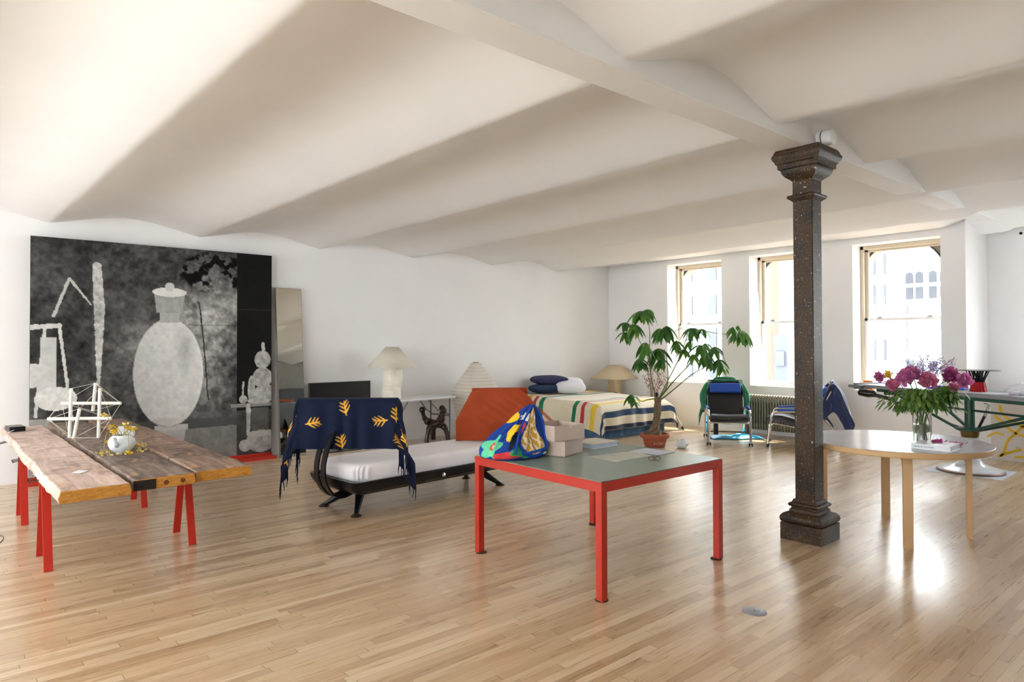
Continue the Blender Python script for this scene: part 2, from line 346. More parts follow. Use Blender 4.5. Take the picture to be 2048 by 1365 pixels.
# ---- windows in the far wall
def window(n, y0, y1, xi=11.38, z0=ZS, z1=ZH, full=True):
    w = thing('window_%d' % n, None, None, (xi, (y0 + y1) / 2, z0)); struct(w)
    hw = (y1 - y0) / 2; h = z1 - z0; zm = 1.965 - z0
    f = MB()
    for s in (-1, 1): f.box((.03, s * (hw - .025), h / 2), (.12, .05, h))
    f.box((.03, 0, h - .03), (.12, 2 * hw, .06)); f.box((.03, 0, .02), (.14, 2 * hw, .04))
    f.build('frame', SASH, w, smooth=0, bev=.004)
    for nm, xx, a, b in (('upper_sash', .06, zm - .02, h - .05), ('lower_sash', .015, .03, zm + .025)):
        q = MB()
        for s in (-1, 1): q.box((xx, s * (hw - .075), (a + b) / 2), (.04, .05, b - a))
        q.box((xx, 0, b - .022), (.04, 2 * hw - .1, .044)); q.box((xx, 0, a + .025), (.04, 2 * hw - .1, .05))
        so = q.build(nm, WHITE if nm[0] == 'l' else SASH, w, smooth=0, bev=.004)
        MB().box((xx, 0, (a + b) / 2), (.005, 2 * hw - .15, b - a - .08)).build('glass_pane', PANE, so, smooth=0)
    for s in (-.6, .55):
        l = MB(); l.box((.0, s * hw, zm + .03), (.03, .07, .012)); l.bar((0, s * hw - .03, zm + .04), (-.01, s * hw + .04, zm + .045), .012, .01); l.build('sash_lock', mat('lock_brass', '#8a8378', .4, metal=.6) if 'lock_brass' not in MATS else MATS['lock_brass'], w)
    return w
for i, (a, b) in enumerate(WINS): window(i + 1, a, b)
for i, (a, b) in enumerate(RW): window(4 + i, a, b, 12.4, .89, 3.1)
for i, y in enumerate(BACKWIN): window(6 + i, y - .6, y + .6, XB - .28, .85, 3.05)
# masonry outside with round-headed openings
def arch_wall():
    b = MB(); x0, x1 = 11.52, 11.78
    pts = sorted(WINS); prev = 2.96; ops = []
    for (a, c) in pts:
        a += .05; c += .07; b.bx(x0, x1, prev, a, 0, 4.2); b.bx(x0, x1, a, c, 0, .8)
        n = 20; r = (c - a) / 2; cy = (a + c) / 2; zs = 2.594
        for k in range(n):
            t0, t1 = PI - PI * k / n, PI - PI * (k + 1) / n
            p0 = (cy + r * math.cos(t0), zs + r * math.sin(t0)); p1 = (cy + r * math.cos(t1), zs + r * math.sin(t1))
            vs = [(x, p[0], z) for x in (x0, x1) for p, z in ((p0, p0[1]), (p1, p1[1]), (p1, 4.2), (p0, 4.2))]
            b.add(vs, [(0, 1, 2, 3), (7, 6, 5, 4), (0, 4, 5, 1), (2, 6, 7, 3), (1, 5, 6, 2), (0, 3, 7, 4)])
        prev = c
    b.bx(x0, x1, prev, YL + .2, 0, 4.2); return struct(b.build('trim_3', mat('pale_masonry', '#a09688', .85, var=.12, nscale=12), smooth=0))
arch_wall()
b = MB()
for (a, c) in WINS:
    a += .05; c += .07; r = (c - a) / 2; cy = (a + c) / 2
    for k in range(30):
        t0, t1 = PI * k / 30, PI * (k + 1) / 30; b.bar((11.51, cy + r * math.cos(t0), 2.594 + r * math.sin(t0)), (11.51, cy + r * math.cos(t1), 2.594 + r * math.sin(t1)), .03, .025)
struct(b.build('trim_5', BLKM, smooth=0))
# ================================================================ OUTSIDE
FAC = mat('pale_facade', (.30, .30, .30), .9, var=.03, nscale=1); FACB = mat('brick_facade', (.088, .064, .048), .9, var=.14, nscale=8)
FWIN = mat('facade_window', (.050, .053, .064), .6, var=.1, nscale=2); FGRY = mat('grey_facade', (.06, .065, .08), .8, var=.1)
b1 = thing('apartment_building', 'pale blank-fronted building seen through the left window and left half of the right window', 'building', (30, 15.5, -12))
MB().prism([(0, -5.03), (6, -2.7), (6, 9), (0, 9)], 0, 24).build('facade', FAC, b1, smooth=0)
for y, w in ((20.5, .55), (19.05, .48)):
    for z in (5.28, 3.55, 1.9, .2):
        f = MB().box((-.03, y - 15.5, z + 12), (.1, w, .95)).build('window', FWIN, b1, smooth=0)
for y in (11.3, 10.9):
    for z in (4.9, 3.6, 1.3): MB().box((-.03, y - 15.5, z + 12), (.08, .09, .85)).build('slit_window', FWIN, b1, smooth=0)
b2 = thing('brick_building', 'tan brick building strip seen through the window beside the dark column', 'building', (27, 14.6, -12))
MB().prism([(0, -.63), (1.2, 0), (1.2, .5), (0, -.05)], 0, 20).build('facade', FACB, b2, smooth=0)
b4 = thing('low_building', 'low grey rooftop building at the foot of the brick strip', 'building', (24.5, 12.75, -12))
MB().prism([(0, -.40), (1.2, .2), (1.2, .7), (0, .14)], 0, 13.9).build('facade', FGRY, b4, smooth=0); MB().box((-.03, -.12, 13.0), (.1, .36, .55)).build('window', FWIN, b4, smooth=0)
b3 = thing('arcaded_building', 'pale building with a row of arched windows seen through the right window', 'building', (45, 12.5, -14))
MB().bx(0, 6, -9, 3.3, 0, 22.2).build('facade', FAC, b3, smooth=0)
MB().bx(-.4, 0, -9, 3.3, 21.9, 22.3).build('cornice', FAC, b3, smooth=0)
for yc in (15.35, 14.95 - .02, 14.03 + .37, 13.1 + .58 - .0):
    pass
for yc in (16.0, 14.94, 14.4, 13.68, 13.1, 12.4, 11.8):
    for r_, (z0, z1) in enumerate(((5.2, 5.87), (4.25, 4.95), (3.3, 3.86), (2.34, 2.98), (1.15, 1.9), (-.1, .6))):
        w = MB()
        if r_ == 0:
            n = 8; r = .2; P = [(-r, 0), (r, 0)] + [(r * math.cos(PI * k / n), .47 + r * math.sin(PI * k / n)) for k in range(n + 1)]
            w.prism([(p[0], p[1]) for p in P], 0, .1, (-.06, yc - 12.5, z0 + 14), Matrix(((0, 0, 1), (1, 0, 0), (0, 1, 0))))
        else: w.box((-.03, yc - 12.5, (z0 + z1) / 2 + 14), (.1, .38, z1 - z0))
        w.build('window', FWIN, b3, smooth=0)
b5 = thing('penthouse', 'rooftop penthouse with a glazed terrace above the arcaded building', 'building', (48, 13, 8.32))
MB().bx(0, 4, -4, 2.7, 0, 3).build('facade', FAC, b5, smooth=0); MB().bx(-.05, 0, -3, 2.4, 1.2, 2.2).build('glazing', FWIN, b5, smooth=0); MB().bx(-.5, -.4, -3, 2.4, .0, .7).build('railing', FWIN, b5, smooth=0)
for i, (yy, r) in enumerate(((14.7, .3), (13.6, .45), (12.6, .35))):
    b = MB(); R_ = random.Random(i)
    for k in range(60): b.ball((R_.uniform(-.25,.25), R_.uniform(-.35,.35), abs(R_.gauss(0, r * .6)) + .1), .09, 5, 3)
    tag(b.build('terrace_shrub', PLEAF), 'green shrub on the roof terrace of the arcaded building, ' + ('left', 'middle', 'right')[i], 'shrub', 'roof terrace shrubs').location = (46.2, yy, 8.22)
for i, (yy, h) in enumerate(((6.1, .42), (5.86, .45), (5.62, .36))):
    b = MB(); R_ = random.Random(i + 5)
    for k in range(140):
        z = R_.random() ** 1.2; r = .09 * (1.05 - z); a = R_.random() * 6.28; rr = r * R_.random() ** .5
        b.ball((rr * math.cos(a), rr * math.sin(a), .04 + z * h), .016 + .012 * R_.random(), 4, 3)
    tag(b.build('box_shrub', leafmat('bright_shrub_leaf', '#3c5a1a', '#66802f') if i == 0 else bpy.data.materials['bright_shrub_leaf']), 'small clipped green shrub outside the window beside the column, ' + ('left', 'middle', 'right')[i] + ' of three', 'shrub', 'shrubs outside the middle window').location = (12.6, yy, .52)
struct(MB().bx(11.9, 13.4, 2, 9, .3, .52).build('trim_4', BRICK, smooth=0))
struct(MB().bx(11.9, 80, -60, 70, -12.4, -12).build('street_ground', FGRY, smooth=0))
# ================================================================ COLUMN
c = thing('iron_column', 'dark speckled square iron column holding up the ceiling beam', 'column', (5.428, 2.56, 0))
sq = lambda pr: [(r * math.sqrt(2), z) for r, z in pr]
lt = lambda pr, nm: MB().lathe(sq(pr), 4, off=PI / 4).build(nm, IRON, c, smooth=28)
lt([(.167, 0), (.167, .135)], 'plinth')
lt([(.15, .135), (.165, .145), (.172, .165), (.168, .19), (.15, .21), (.118, .222), (.112, .245), (.104, .25), (.104, .262), (.118, .268), (.124, .28), (.118, .292), (.1, .30), (.095, .315), (.088, .325)], 'base_moulding')
MB().lathe(sq([(.0812, .3), (.0812, 2.819)]), 4, off=PI / 4).build('shaft', IRON, c, smooth=20, bev=.006)
lt([(.082, 2.76), (.09, 2.768), (.098, 2.775), (.112, 2.785), (.116, 2.797), (.112, 2.808), (.09, 2.815), (.082, 2.82)], 'collar')
lt([(.0815, 2.82), (.0815, 2.925), (.09, 2.935), (.1, 2.945), (.126, 2.965), (.142, 2.99), (.148, 3.01), (.148, 3.02), (.166, 3.025), (.168, 3.06), (.18, 3.07), (.184, 3.085), (.196, 3.1), (.202, 3.12), (.2, 3.135), (.19, 3.145), (.19, 3.155), (.175, 3.182)], 'capital')
# white drum fixture on the beam above the column
d = thing('ceiling_fixture', 'white round drum fixture fixed to the beam side above the column', 'fixture', (5.50, 2.485, 3.27))
MB().tube([(0, 0, 0), (0, -.02, 0), (0, -.022, 0), (0, -.11, 0), (0, -.115, 0)], [.07, .07, .062, .062, .05], 24).build('housing', WHITE, d)
MB().tube([(0, -.03, 0), (0, -.036, 0)], .0645, 24).build('rim', BLKM, d)
d = thing('ceiling_sensor', 'small white half-round sensor under the far end of the beam', 'sensor', (11.2, 3.03, 3.32))
MB().lathe([(.001, -.06), (.05, -.05), (.085, -.02), (.09, .0)], 20).build('dome', WHITE, d)
tag(MB().ball((12.09, 2.525, 3.203), .022).build('wall_hook', BLKM), 'small round black knob high on the wall right of the beam end', 'hook')
fc = thing('floor_outlet_cover', 'round white floor outlet cover set in the floorboards', 'outlet', (3.705, 2.085, 0))
MB().lathe([(.07, 0), (.07, .003), (.064, .005)], 32).build('ring', mat('grey_metal', '#9a9aa4', .35, metal=.5), fc); MB().lathe([(.062, 0), (.062, .0045)], 32).build('lid', PAPER, fc)
MB().box((.01, .005, .0055), (.035, .004, .001), .5).box((.012, -.012, .0055), (.03, .004, .001), -.6).build('lid_latch', BLKM, fc)
# ================================================================ MURAL PRINT
def mural_img(nu, nv):
    V, U = np.meshgrid(np.linspace(0, 1, nv), np.linspace(0, 1, nu)); sh = (nu, nv)
    # U left->right, V top->bottom
    n1 = vnoise(sh, 5, 1, 6); n2 = vnoise(sh, 22, 2, 4); n3 = vnoise(sh, 60, 3, 3)
    g = .012 + .07 * n1 ** 1.5 + .04 * n2
    patch = np.exp(-(((U - .70) / .17) ** 2 + ((V - .38) / .34) ** 2) ** 2); g += patch * (.11 + .35 * (n1 - .45) + .25 * (n2 - .4))
    up = np.exp(-(((U - .72) / .14) ** 2 + ((V - .12) / .10) ** 2) ** 2); g -= up * np.clip((n2 - .45) * 2.2, 0, .35)
    g += np.exp(-((U - .42) / .1) ** 2 - ((V - .45) / .12) ** 2) * .12
    g *= np.where(U < .22, .55 + .4 * n1, 1); g = g * (1 + 1.0 * (n2 - .5) + 1.1 * (n3 - .5)) * 1.15
    crack = np.abs(U - .66 - .10 * (V - .35) - .03 * (n1 - .5)) < .003; g = np.where(crack & (V > .25) & (V < .72), .03, g)
    g = np.where((np.abs(V - .36) < .0025) & (U > .6) & (U < .83), g * .6, g)
    g = np.where(V > .80 + .01 * n2, .05 + .05 * n1, g)
    fl = V > .84 + .015 * n1; g = np.where(fl, .13 + .16 * n2 * n1 + .05 * n3, g)
    dk = U > .828; g = np.where(dk & (V < .78), .007 + .004 * n2, g); g = np.where(dk & (np.abs(V - .28) < .002), .05, g)
    g = np.where(dk & (V >= .78), .03 + .05 * n2, g)
    def put(mask, val): nonlocal g; g = np.where(mask, val, g)
    def ell(cx, cy, rx, ry): return ((U - cx) / rx) ** 2 + ((V - cy) / ry) ** 2 < 1
    def seg(x0, y0, x1, y1, w0, w1=None):
        w1 = w0 if w1 is None else w1; dx, dy = x1 - x0, y1 - y0; t = np.clip(((U - x0) * dx + (V - y0) * dy) / (dx * dx + dy * dy), 0, 1)
        return np.hypot(U - x0 - t * dx, V - y0 - t * dy) < (w0 + (w1 - w0) * t) + .004 * (n3 - .5)
    pale = .55 + .25 * (n1 - .5) + .12 * (n3 - .5)
    # pedestal and big pale oval jar with a round lid
    ped = (V > .83) & (V < .97) & (np.abs(U - .535) < .065 - (V - .83) * .15); put(ped, .36 + .1 * n2)
    put((V > .825) & (V < .85) & (np.abs(U - .535) < .07), .42 + .1 * n2)
    x = (U - .525) / .15; y = (V - .585) / .25; yy = np.where(y < 0, y * .98, y)
    body = x * x + yy * yy < 1
    sh_ = .60 + .06 * (n2 - .5) + .12 * x - .10 * y - .24 * np.exp(-((x - .45) / .22) ** 2 - ((y + .45) / .35) ** 2) + .05 * (n3 - .5); put(body, sh_)
    rimm = (x * x + yy * yy < 1) & (x * x + yy * yy > .965); put(rimm, .3)
    put((np.abs(U - .525) < .042) & (V > .30) & (V < .35), .4 + .1 * n3)
    put((V > .21) & (V <= .305) & (np.abs(U - .525) < .055 + .22 * (.305 - V) * .5), .34 + .08 * n3); put(ell(.525, .21, .072, .022), .72)
    put(ell(.525, .185, .02, .02), .6)
    # upright branch-like totem, leaning pole, stool
    put(seg(.235, .11, .245, .3, .017, .021), .45 + .5 * (n3 - .4)); put(seg(.245, .3, .243, .62, .021, .006), .42 + .5 * (n3 - .4))
    put(seg(.08, .33, .135, .17, .006), .5); put(seg(.135, .17, .215, .28, .006, .003), .5)
    put(seg(.0, .38, .10, .37, .010), .6); put(seg(.05, .38, .02, .75, .006), .6); put(seg(.10, .37, .15, .8, .006), .62); put((U > .035) & (U < .09) & (V > .42) & (V < .66), .5 + .15 * n1)
    put(ell(.0, .58, .09, .05), .55 + .1 * n3); put(ell(.09, .68, .075, .05), .62 + .15 * n3); put((U < .08) & (V > .76), .22 + .2 * n2)
    # shelf with small clay pots, big basin
    put((V > .745) & (V < .765) & (U > .8), .2 + .1 * n3); put((U > .9) & (U < .985) & (V > .77) & (V < .92), .07 + .06 * n2)
    for (cx, cy, rx, ry) in ((.955, .53, .04, .045), (.955, .62, .05, .05), (.965, .70, .05, .05), (.90, .68, .018, .07), (.86, .725, .02, .02), (.92, .735, .04, .015)):
        put(ell(cx, cy, rx, ry), .36 + .35 * (n3 - .35))
    put(seg(.958, .45, .958, .5, .008), .5); put(seg(.86, .64, .858, .72, .004), .45); put(seg(.885, .76, .885, .9, .012, .008), .35 + .4 * (n3 - .4))
    put(ell(.95, .935, .075, .06) & (V > .9), .24 + .2 * n3); put(ell(.95, .90, .075, .016), .42); put(ell(.87, .955, .03, .03), .28 + .2 * n3)
    g = np.clip(g * (1 + .25 * (n3 - .5)), .004, .85); return np.stack([g, g * .995, g * .97], -1)
mu = thing('wall_print', 'huge black and white print of a studio with a pale oval jar, leaning on wall', 'picture', (0, 0, 0))
mu.location = (2.24, 9.46, .07)
gridobj('print_face', 360, 330, lambda U, V: (-1.4 + U * 2.8, -.021 + 0 * U, 2.79 * (1 - V)), lambda U, V: mural_img(360, 330), mat_vc('print_ink', .6, 0, spec=.1), mu)
MB().bx(-1.4, 1.4, -.02, .02, 0, 2.79).build('backing_board', mat('dark_board', '#31363c', .6), mu, smooth=0)
rr = thing('red_rail', 'red painted steel rail on the floor under the big print', 'rail', (2.4, 9.36, 0))
MB().bx(-1.6, 1.25, -.1, .12, 0, .035).bx(-1.6, 1.25, .07, .13, .035, .068).build('rail', TRED, rr, smooth=0, bev=.003)
# leaning mirror
mi = thing('leaning_mirror', 'tall narrow frameless mirror leaning against the wall beside the print', 'mirror', (3.90, 9.30, .0))
t_ = math.atan2(.2, 2.42); mi.rotation_euler = (-t_, 0, .0)
MB().bx(-.19, .19, -.02, .02, 0, 2.42).build('back_panel', mat('brushed_grey_edge', '#8f8a86', .4, metal=.5), mi, smooth=0)
MB().bx(-.185, .185, -.024, -.0205, .005, 2.415).build('mirror_glass', mat('mirror_silver', (.82, .83, .78), .01, metal=1, var=0), mi, smooth=0)
# dark cupboard far behind to the right, seen only in the mirror
cb = thing('dark_cupboard', 'large black cupboard with an arched top, seen reflected in the leaning mirror', 'cupboard', (9.6, -4.75, 0))
P = [(-1.6, 0), (1.6, 0), (1.6, 2.0)] + [(1.6 * math.cos(a), 2.0 + .3 * math.sin(a)) for a in np.linspace(.1, PI - .1, 16)] + [(-1.6, 2.0)]
MB().prism(P, -.3, .3, (0, 0, 0), Matrix(((1, 0, 0), (0, 0, -1), (0, 1, 0)))).build('carcass', mat('black_stain', '#151617', .4), cb, smooth=0)
for s in (-1, 1): MB().box((s * .78, .315, 1.0), (1.5, .03, 1.85)).build('door', MATS['black_stain'], cb, smooth=0, bev=.004)
# ================================================================ PLANK TABLE
def slab(name, label, x0, x1, x0f, x1f, y0, y1, top, th, m, seed, nails=False):
    r = random.Random(seed); b = MB(); n = 34; vs = []; fs = []; mi = []
    s = thing(name, label, 'plank', (x0, y0, top - th))
    for i in range(n + 1):
        t = i / n; y = t * (y1 - y0); a = (x0f - x0) * t; c = (x1 - x0) + (x1f - x1) * t
        w = .005 * math.sin(i * .6 + seed) + r.uniform(-.005, .005); w2 = .003 * math.sin(i * .7 + seed * 2)
        g = r.uniform(-.003, .003)
        vs += [(a + w, y, 0 + g), (c - w2, y, 0 + g), (c - w2 + .002, y, th * .5), (c - w2 - .006, y, th + g), (a + w + .008, y, th + g), (a + w - .006 * (seed % 2), y, th * .45)]
    for i in range(n):
        for j in range(6): fs.append((6 * i + j, 6 * i + 6 + j, 6 * i + 6 + (j + 1) % 6, 6 * i + (j + 1) % 6)); mi.append(0)
    fs.append((0, 1, 2, 3, 4, 5)); fs.append(tuple(6 * n + k for k in (5, 4, 3, 2, 1, 0))); mi += [1, 1]
    b.v, b.f, b.m = vs, fs, mi; b.build('board', [m, ENDG], s, smooth=30, bev=.006)
    if nails:
        for q in range(9):
            k = MB()
            y = r.choice((.75, .8, .9, 1.9, 2.0, 3.2, 3.25)) + r.uniform(-.05, .05); a = (x0f - x0) * y / (y1 - y0); z = r.uniform(.0, .03)
            k.bar((a + .01, y, z), (a - .06, y - .01, z - .012), .005, .005); k.box((a - .062, y - .01, z - .012), (.004, .012, .012))
            k.build('rusty_nail', DKBR, s, smooth=0)
    return s
TOP = .745
slab('wooden_plank', 'pale weathered thick wooden plank with rusty nails, leftmost of three on red trestles', .555, .93, .53, .885, 4.66, 8.66, TOP, .075, SLAB1, 1, True)
s2 = slab('wooden_plank', 'dark stained thick plank with knotted golden end, middle of three on red trestles', .955, 1.32, .945, 1.30, 4.74, 8.85, TOP, .072, SLAB2, 2)
kn = MB(); kn.bx(.0, .13, -.004, .0, .004, .068); kn.build('charred_end', mat('charred_wood', '#1d1512', .7, var=.3, nscale=18), s2, smooth=0)
kk = MB()
for x in (.19, .29): kk.lathe([(.001, .002), (.012, .001), (.013, -.001)], 14, (x, -.003, .036)); 
kk2 = MB()
for x in (.19, .29): kk2.tube([(x, -.0005, .036), (x, -.004, .036)], [.016, .014], 14)
kk2.build('knot', mat('wood_knot', '#6b3a1c', .6), s2)
slab('wooden_plank', 'brown weathered thick plank nearest the red table, rightmost of three on red trestles', 1.345, 1.715, 1.325, 1.67, 4.80, 8.85, TOP, .07, SLAB3, 4)
def trestle(y, label, n):
    t = thing('trestle', label, 'trestle', (1.1, y, 0), 0, 'red trestles under the planks')
    for sx in (-1, 1):
        for sy in (-1, 1):
            MB().bar((sx * .475, sy * .235, 0), (sx * .475, sy * .045, .66), .055, .018, (0, 1, 0)).build('leg', TRED, t, smooth=0)
    MB().bx(-.5, .5, -.05, .05, .655, .668).build('top_rail', TRED, t, smooth=0)
    return t
trestle(5.955, 'orange-red steel trestle nearer the camera, holding the near ends of the planks', 0)
trestle(7.56, 'orange-red steel trestle farther from the camera, near the wall print', 1)
# tensegrity sculpture
ts = thing('tensegrity_sculpture', 'white tube and string sculpture standing on the middle plank', 'sculpture', (1.06, 7.2, TOP), math.radians(-41))
WT = mat('white_tube', '#ece6da', .5, var=.02)
ts.scale = (.86, .86, .9); H_ = .52
tubes = [((-.17, .0, .004), (-.155, .0, H_ * .97)), ((.15, -.02, .004), (.165, -.02, H_ * .97)), ((-.02, -.16, .02), (.02, -.13, .31)), ((-.01, .14, .26), (.03, .12, H_ + .03)),
         ((-.36, -.06, .20), (.31, -.06, .205)), ((-.31, .08, .345), (.33, .08, .345))]
for a, b in tubes: MB().tube([a, b], .0165, 12).build('tube', WT, ts)
w = MB(); E_ = [p for t in tubes for p in t]
for i, j in ((0, 8), (0, 4), (0, 10), (1, 10), (1, 8), (1, 7), (2, 4), (2, 9), (2, 11), (3, 9), (3, 11), (3, 7), (4, 8), (4, 9), (5, 8), (5, 9), (6, 10), (6, 11), (7, 10), (7, 11), (8, 10), (9, 11), (0, 2), (1, 5), (3, 5)):
    w.tube([E_[i], E_[j]], .0015, 4)
w.build('string', WT, ts)
# teapot with dried flowers
tp = thing('teapot', 'white round teapot without lid on the middle plank, filled with yellow flowers', 'teapot', (1.135, 6.04, TOP), math.radians(238))
CER = mat('white_porcelain', '#dfe6ea', .15, var=.01)
MB().lathe([(.001, .002), (.045, .0), (.05, .004), (.082, .03), (.097, .065), (.094, .1), (.075, .128), (.06, .138), (.056, .136), (.07, .125), (.088, .1), (.09, .065), (.07, .03), (.001, .012)], 32).build('body', CER, tp)
MB().tube(catmull([(.07, 0, .06), (.115, 0, .085), (.135, 0, .125), (.15, 0, .14)], 5), [.02] * 6 + [.015] * 5 + [.011] * 5, 12).build('spout', CER, tp)
MB().tube(catmull([(-.07, 0, .12), (-.13, 0, .12), (-.145, 0, .07), (-.08, 0, .035)], 6), .008, 8).build('handle', CER, tp)
def petal(b, c, d, w_, l, curl=.3, rnd=random):
    c, d = Vector(c), Vector(d).normalized(); x = d.cross(Vector((rnd.uniform(-1, 1), rnd.uniform(-1, 1), rnd.uniform(.2, 1)))).normalized(); n = x.cross(d)
    vs = []; 
    for i, (t, k) in enumerate(((0, .15), (.3, .8), (.65, 1), (.9, .7), (1, .25))):
        p = c + d * (l * t) + n * (curl * l * t * t); vs += [p - x * w_ * k / 2, p + n * w_ * -.12 * k, p + x * w_ * k / 2]
    b.add(vs, [(3 * i + j, 3 * i + j + 1, 3 * i + 4 + j, 3 * i + 3 + j) for i in range(4) for j in range(2)])
R = random.Random(3)
for i in range(14):
    a = R.uniform(0, 6.28); hang = i > 7; sx = .05 * math.cos(a); sy = .05 * math.sin(a)
    hx, hy = (.15 * math.cos(a), .15 * math.sin(a)) if hang else (.085 * math.cos(a), .085 * math.sin(a)); hz_ = R.uniform(.01, .09) if hang else R.uniform(.17, .22)
    if i == 0: hx, hy, hz_ = -.12, .0, .30
    f = thing('dried_flower', 'wilted yellow flower %s the white teapot' % ('drooping over the side of' if hang else 'standing upright in'), 'flower', (1.135, 6.04, TOP), 0, 'yellow flowers in the teapot' + (' drooping' if hang else ' upright'))
    MB().tube(catmull([(sx * .5, sy * .5, .06), (sx, sy, .15), (hx * .8, hy * .8, max(.17, hz_) if hang else hz_ - .02), (hx, hy, hz_)], 5), .0022, 5).build('stem', mat('dry_stem', '#a89a4e', .7) if 'dry_stem' not in MATS else MATS['dry_stem'], f)
    b = MB(); b.ball((hx, hy, hz_), .016, 8, 5)
    for k in range(9): q = 6.28 * k / 9; petal(b, (hx, hy, hz_), (math.cos(q), math.sin(q), R.uniform(-.4, .6)), .018, .032, rnd=R)
    b.build('blossom', YPET if i % 3 else mat('dry_blossom', '#c8b06a', .7) if 'dry_blossom' not in MATS else MATS['dry_blossom'], f)
b = MB()
for i in range(60):
    a = R.uniform(0, 6.28); rr_ = .11 + R.random() * .08; q = R.uniform(0, 6.28)
    petal(b, (1.135 + rr_ * math.cos(a), 6.04 + rr_ * math.sin(a), TOP + .006), (math.cos(q), math.sin(q), 0.02), .02, .028, .1, R)
tag(b.build('fallen_petals', transl('dry_petal', '#e3d48a', .2)), 'ring of fallen pale yellow petals around the teapot', 'petals', kind='stuff')
# papers, box
def sheet(name, label, cat, pts, z, m=PAPER, th=.0012):
    return tag(MB().prism(pts, z, z + th).build(name, m, smooth=0), label, cat)
sheet('paper_sheet', 'white paper sheet on the middle plank behind the teapot', 'paper', [(1.28, 7.25), (1.43, 7.05), (1.60, 7.85), (1.45, 8.0)], TOP + .002)
p_ = thing('pen', 'black pen lying on the paper sheet behind the teapot', 'pen', (1.47, 7.5, TOP + .008)); MB().tube([(0, -.06, 0), (.02, .06, 0)], .004, 8).build('barrel', BLKM, p_); MB().tube([(.02, .06, 0), (.0225, .075, 0)], [.004, .001], 8).build('tip', CHROME, p_)
sheet('paper_scrap', 'small white paper scrap on the pale left plank', 'paper', [(.70, 5.28), (.74, 5.22), (.80, 5.30), (.75, 5.36)], TOP + .003)
bo = thing('black_box', 'small black electronic box with a white cable on the far left plank end', 'box', (.62, 8.25, TOP + .003), .1)
MB().box((0, 0, .025), (.13, .22, .045)).build('case', BLKM, bo, smooth=0, bev=.004); MB().tube(catmull([(-.02, -.1, .02), (-.08, -.16, .0), (-.13, -.1, -.1), (-.16, .1, -.3)], 6), .003, 6).build('cable', PAPER, bo)
cb_ = MB().tube(catmull([(.02, 6.9, .004), (.28, 7.4, .004), (.42, 7.9, .004), (.3, 8.2, .004), (.12, 7.8, .004), (.25, 7.3, .004), (.45, 7.0, .004), (.33, 6.6, .004), (.1, 6.2, .004)], 8), .003, 6)
tag(cb_.build('floor_cable', mat('grey_cable', '#4d4f55', .5)), 'thin dark cable curling on the floor left of the trestles', 'cable')
# ================================================================ RED TABLE
T = thing('red_table', 'square red steel table with a grey-green top and round foot plates', 'table', (3.79, 3.41, 0), -.021)
L = .655; Z1 = .738
MB().bx(-L, L, -L, L, .70, Z1).bx(-L, L, -L, L, .70, .74)
f = MB()
for s in (-1, 1): f.bx(-L, L, s * L - s * .05, s * L, .675, Z1); f.bx(s * L - s * .05, s * L, -L + .05, L - .05, .675, Z1)
f.build('frame', REDM, T, smooth=0)
for sx in (-1, 1):
    for sy in (-1, 1):
        MB().box((sx * (L - .025), sy * (L - .025), .34), (.05, .05, .67)).build('leg', REDM, T, smooth=0)
        MB().lathe([(.042, 0), (.042, .006), (.03, .01)], 24, (sx * (L - .035), sy * (L - .035), 0)).build('foot_plate', DKBR, T)
MB().bx(-L + .004, L - .004, -L + .004, L - .004, .739, .743).build('tabletop', mat('grey_green_linoleum', '#7d8c80', .22, var=.05, nscale=3), T, smooth=0)
RT = .7435
KRAFT = mat('grey_kraft_card', '#cfbbae', .75, var=.05, nscale=5); KRAFTD = mat('card_inside', '#c6b3a6', .8)
def cbox(name, label, x, y, z, rz, w_, d_, h_, open_):
    t = thing(name, label, 'box', (x, y, z), rz)
    th = .004; b = MB()
    b.bx(-w_ / 2, w_ / 2, -d_ / 2, d_ / 2, 0, th)
    for s in (-1, 1): b.box((s * (w_ / 2 - th / 2), 0, h_ / 2), (th, d_, h_)); b.box((0, s * (d_ / 2 - th / 2), h_ / 2), (w_ - 2 * th, th, h_)) if not (open_ and s == -1) else None
    if open_:
        # front wall with thumb notch
        n = 10; P = [(-w_ / 2, 0), (w_ / 2, 0), (w_ / 2, h_)] + [(.02 * math.cos(a), h_ - .022 * math.sin(a)) for a in np.linspace(0, PI, n)] + [(-w_ / 2, h_)]
        b.prism(P, -th / 2, th / 2, (0, -d_ / 2, 0), Matrix(((1, 0, 0), (0, 0, -1), (0, 1, 0))))
    else: b.bx(-w_ / 2, w_ / 2, -d_ / 2, d_ / 2, h_ - th, h_)
    b.build('box_body', KRAFT, t, smooth=0)
    for sx in (-1, 1): MB().box((sx * (w_ / 2 + .001), 0, h_ * .5), (.002, d_ * .97, h_ * .94)).build('side_flap', KRAFTD, t, smooth=0)
    return t
cbox('cardboard_box', 'closed grey cardboard shoebox on the red table, lower of two', 3.70, 3.75, RT, math.radians(17) , .30, .31, .115, False)
cbox('cardboard_box', 'open grey cardboard shoebox stacked askew on the lower box', 3.69, 3.735, RT + .117, math.radians(-5), .30, .31, .115, True)
bk = thing('book', 'thick pale-edged paperback on the red table beside the boxes', 'book', (4.18, 3.79, RT), math.radians(2))
MB().bx(-.14, .16, -.12, .12, .003, .036).build('pages', mat('book_pages', '#b8c6da', .7), bk, smooth=0); MB().bx(-.145, .165, -.125, .125, 0, .003).bx(-.145, .165, -.125, .125, .036, .039).build('cover', mat('cream_cover', '#d9cfc0', .5), bk, smooth=0)
PR = mat('printed_paper', '#bfc2b4', .5, var=.12, nscale=14)
sheet('printed_chart', 'pale printed sheet on the red table in front of the white papers', 'paper', [(3.745, 3.45), (3.73, 3.165), (4.13, 3.155), (4.21, 3.40)], RT, PR)
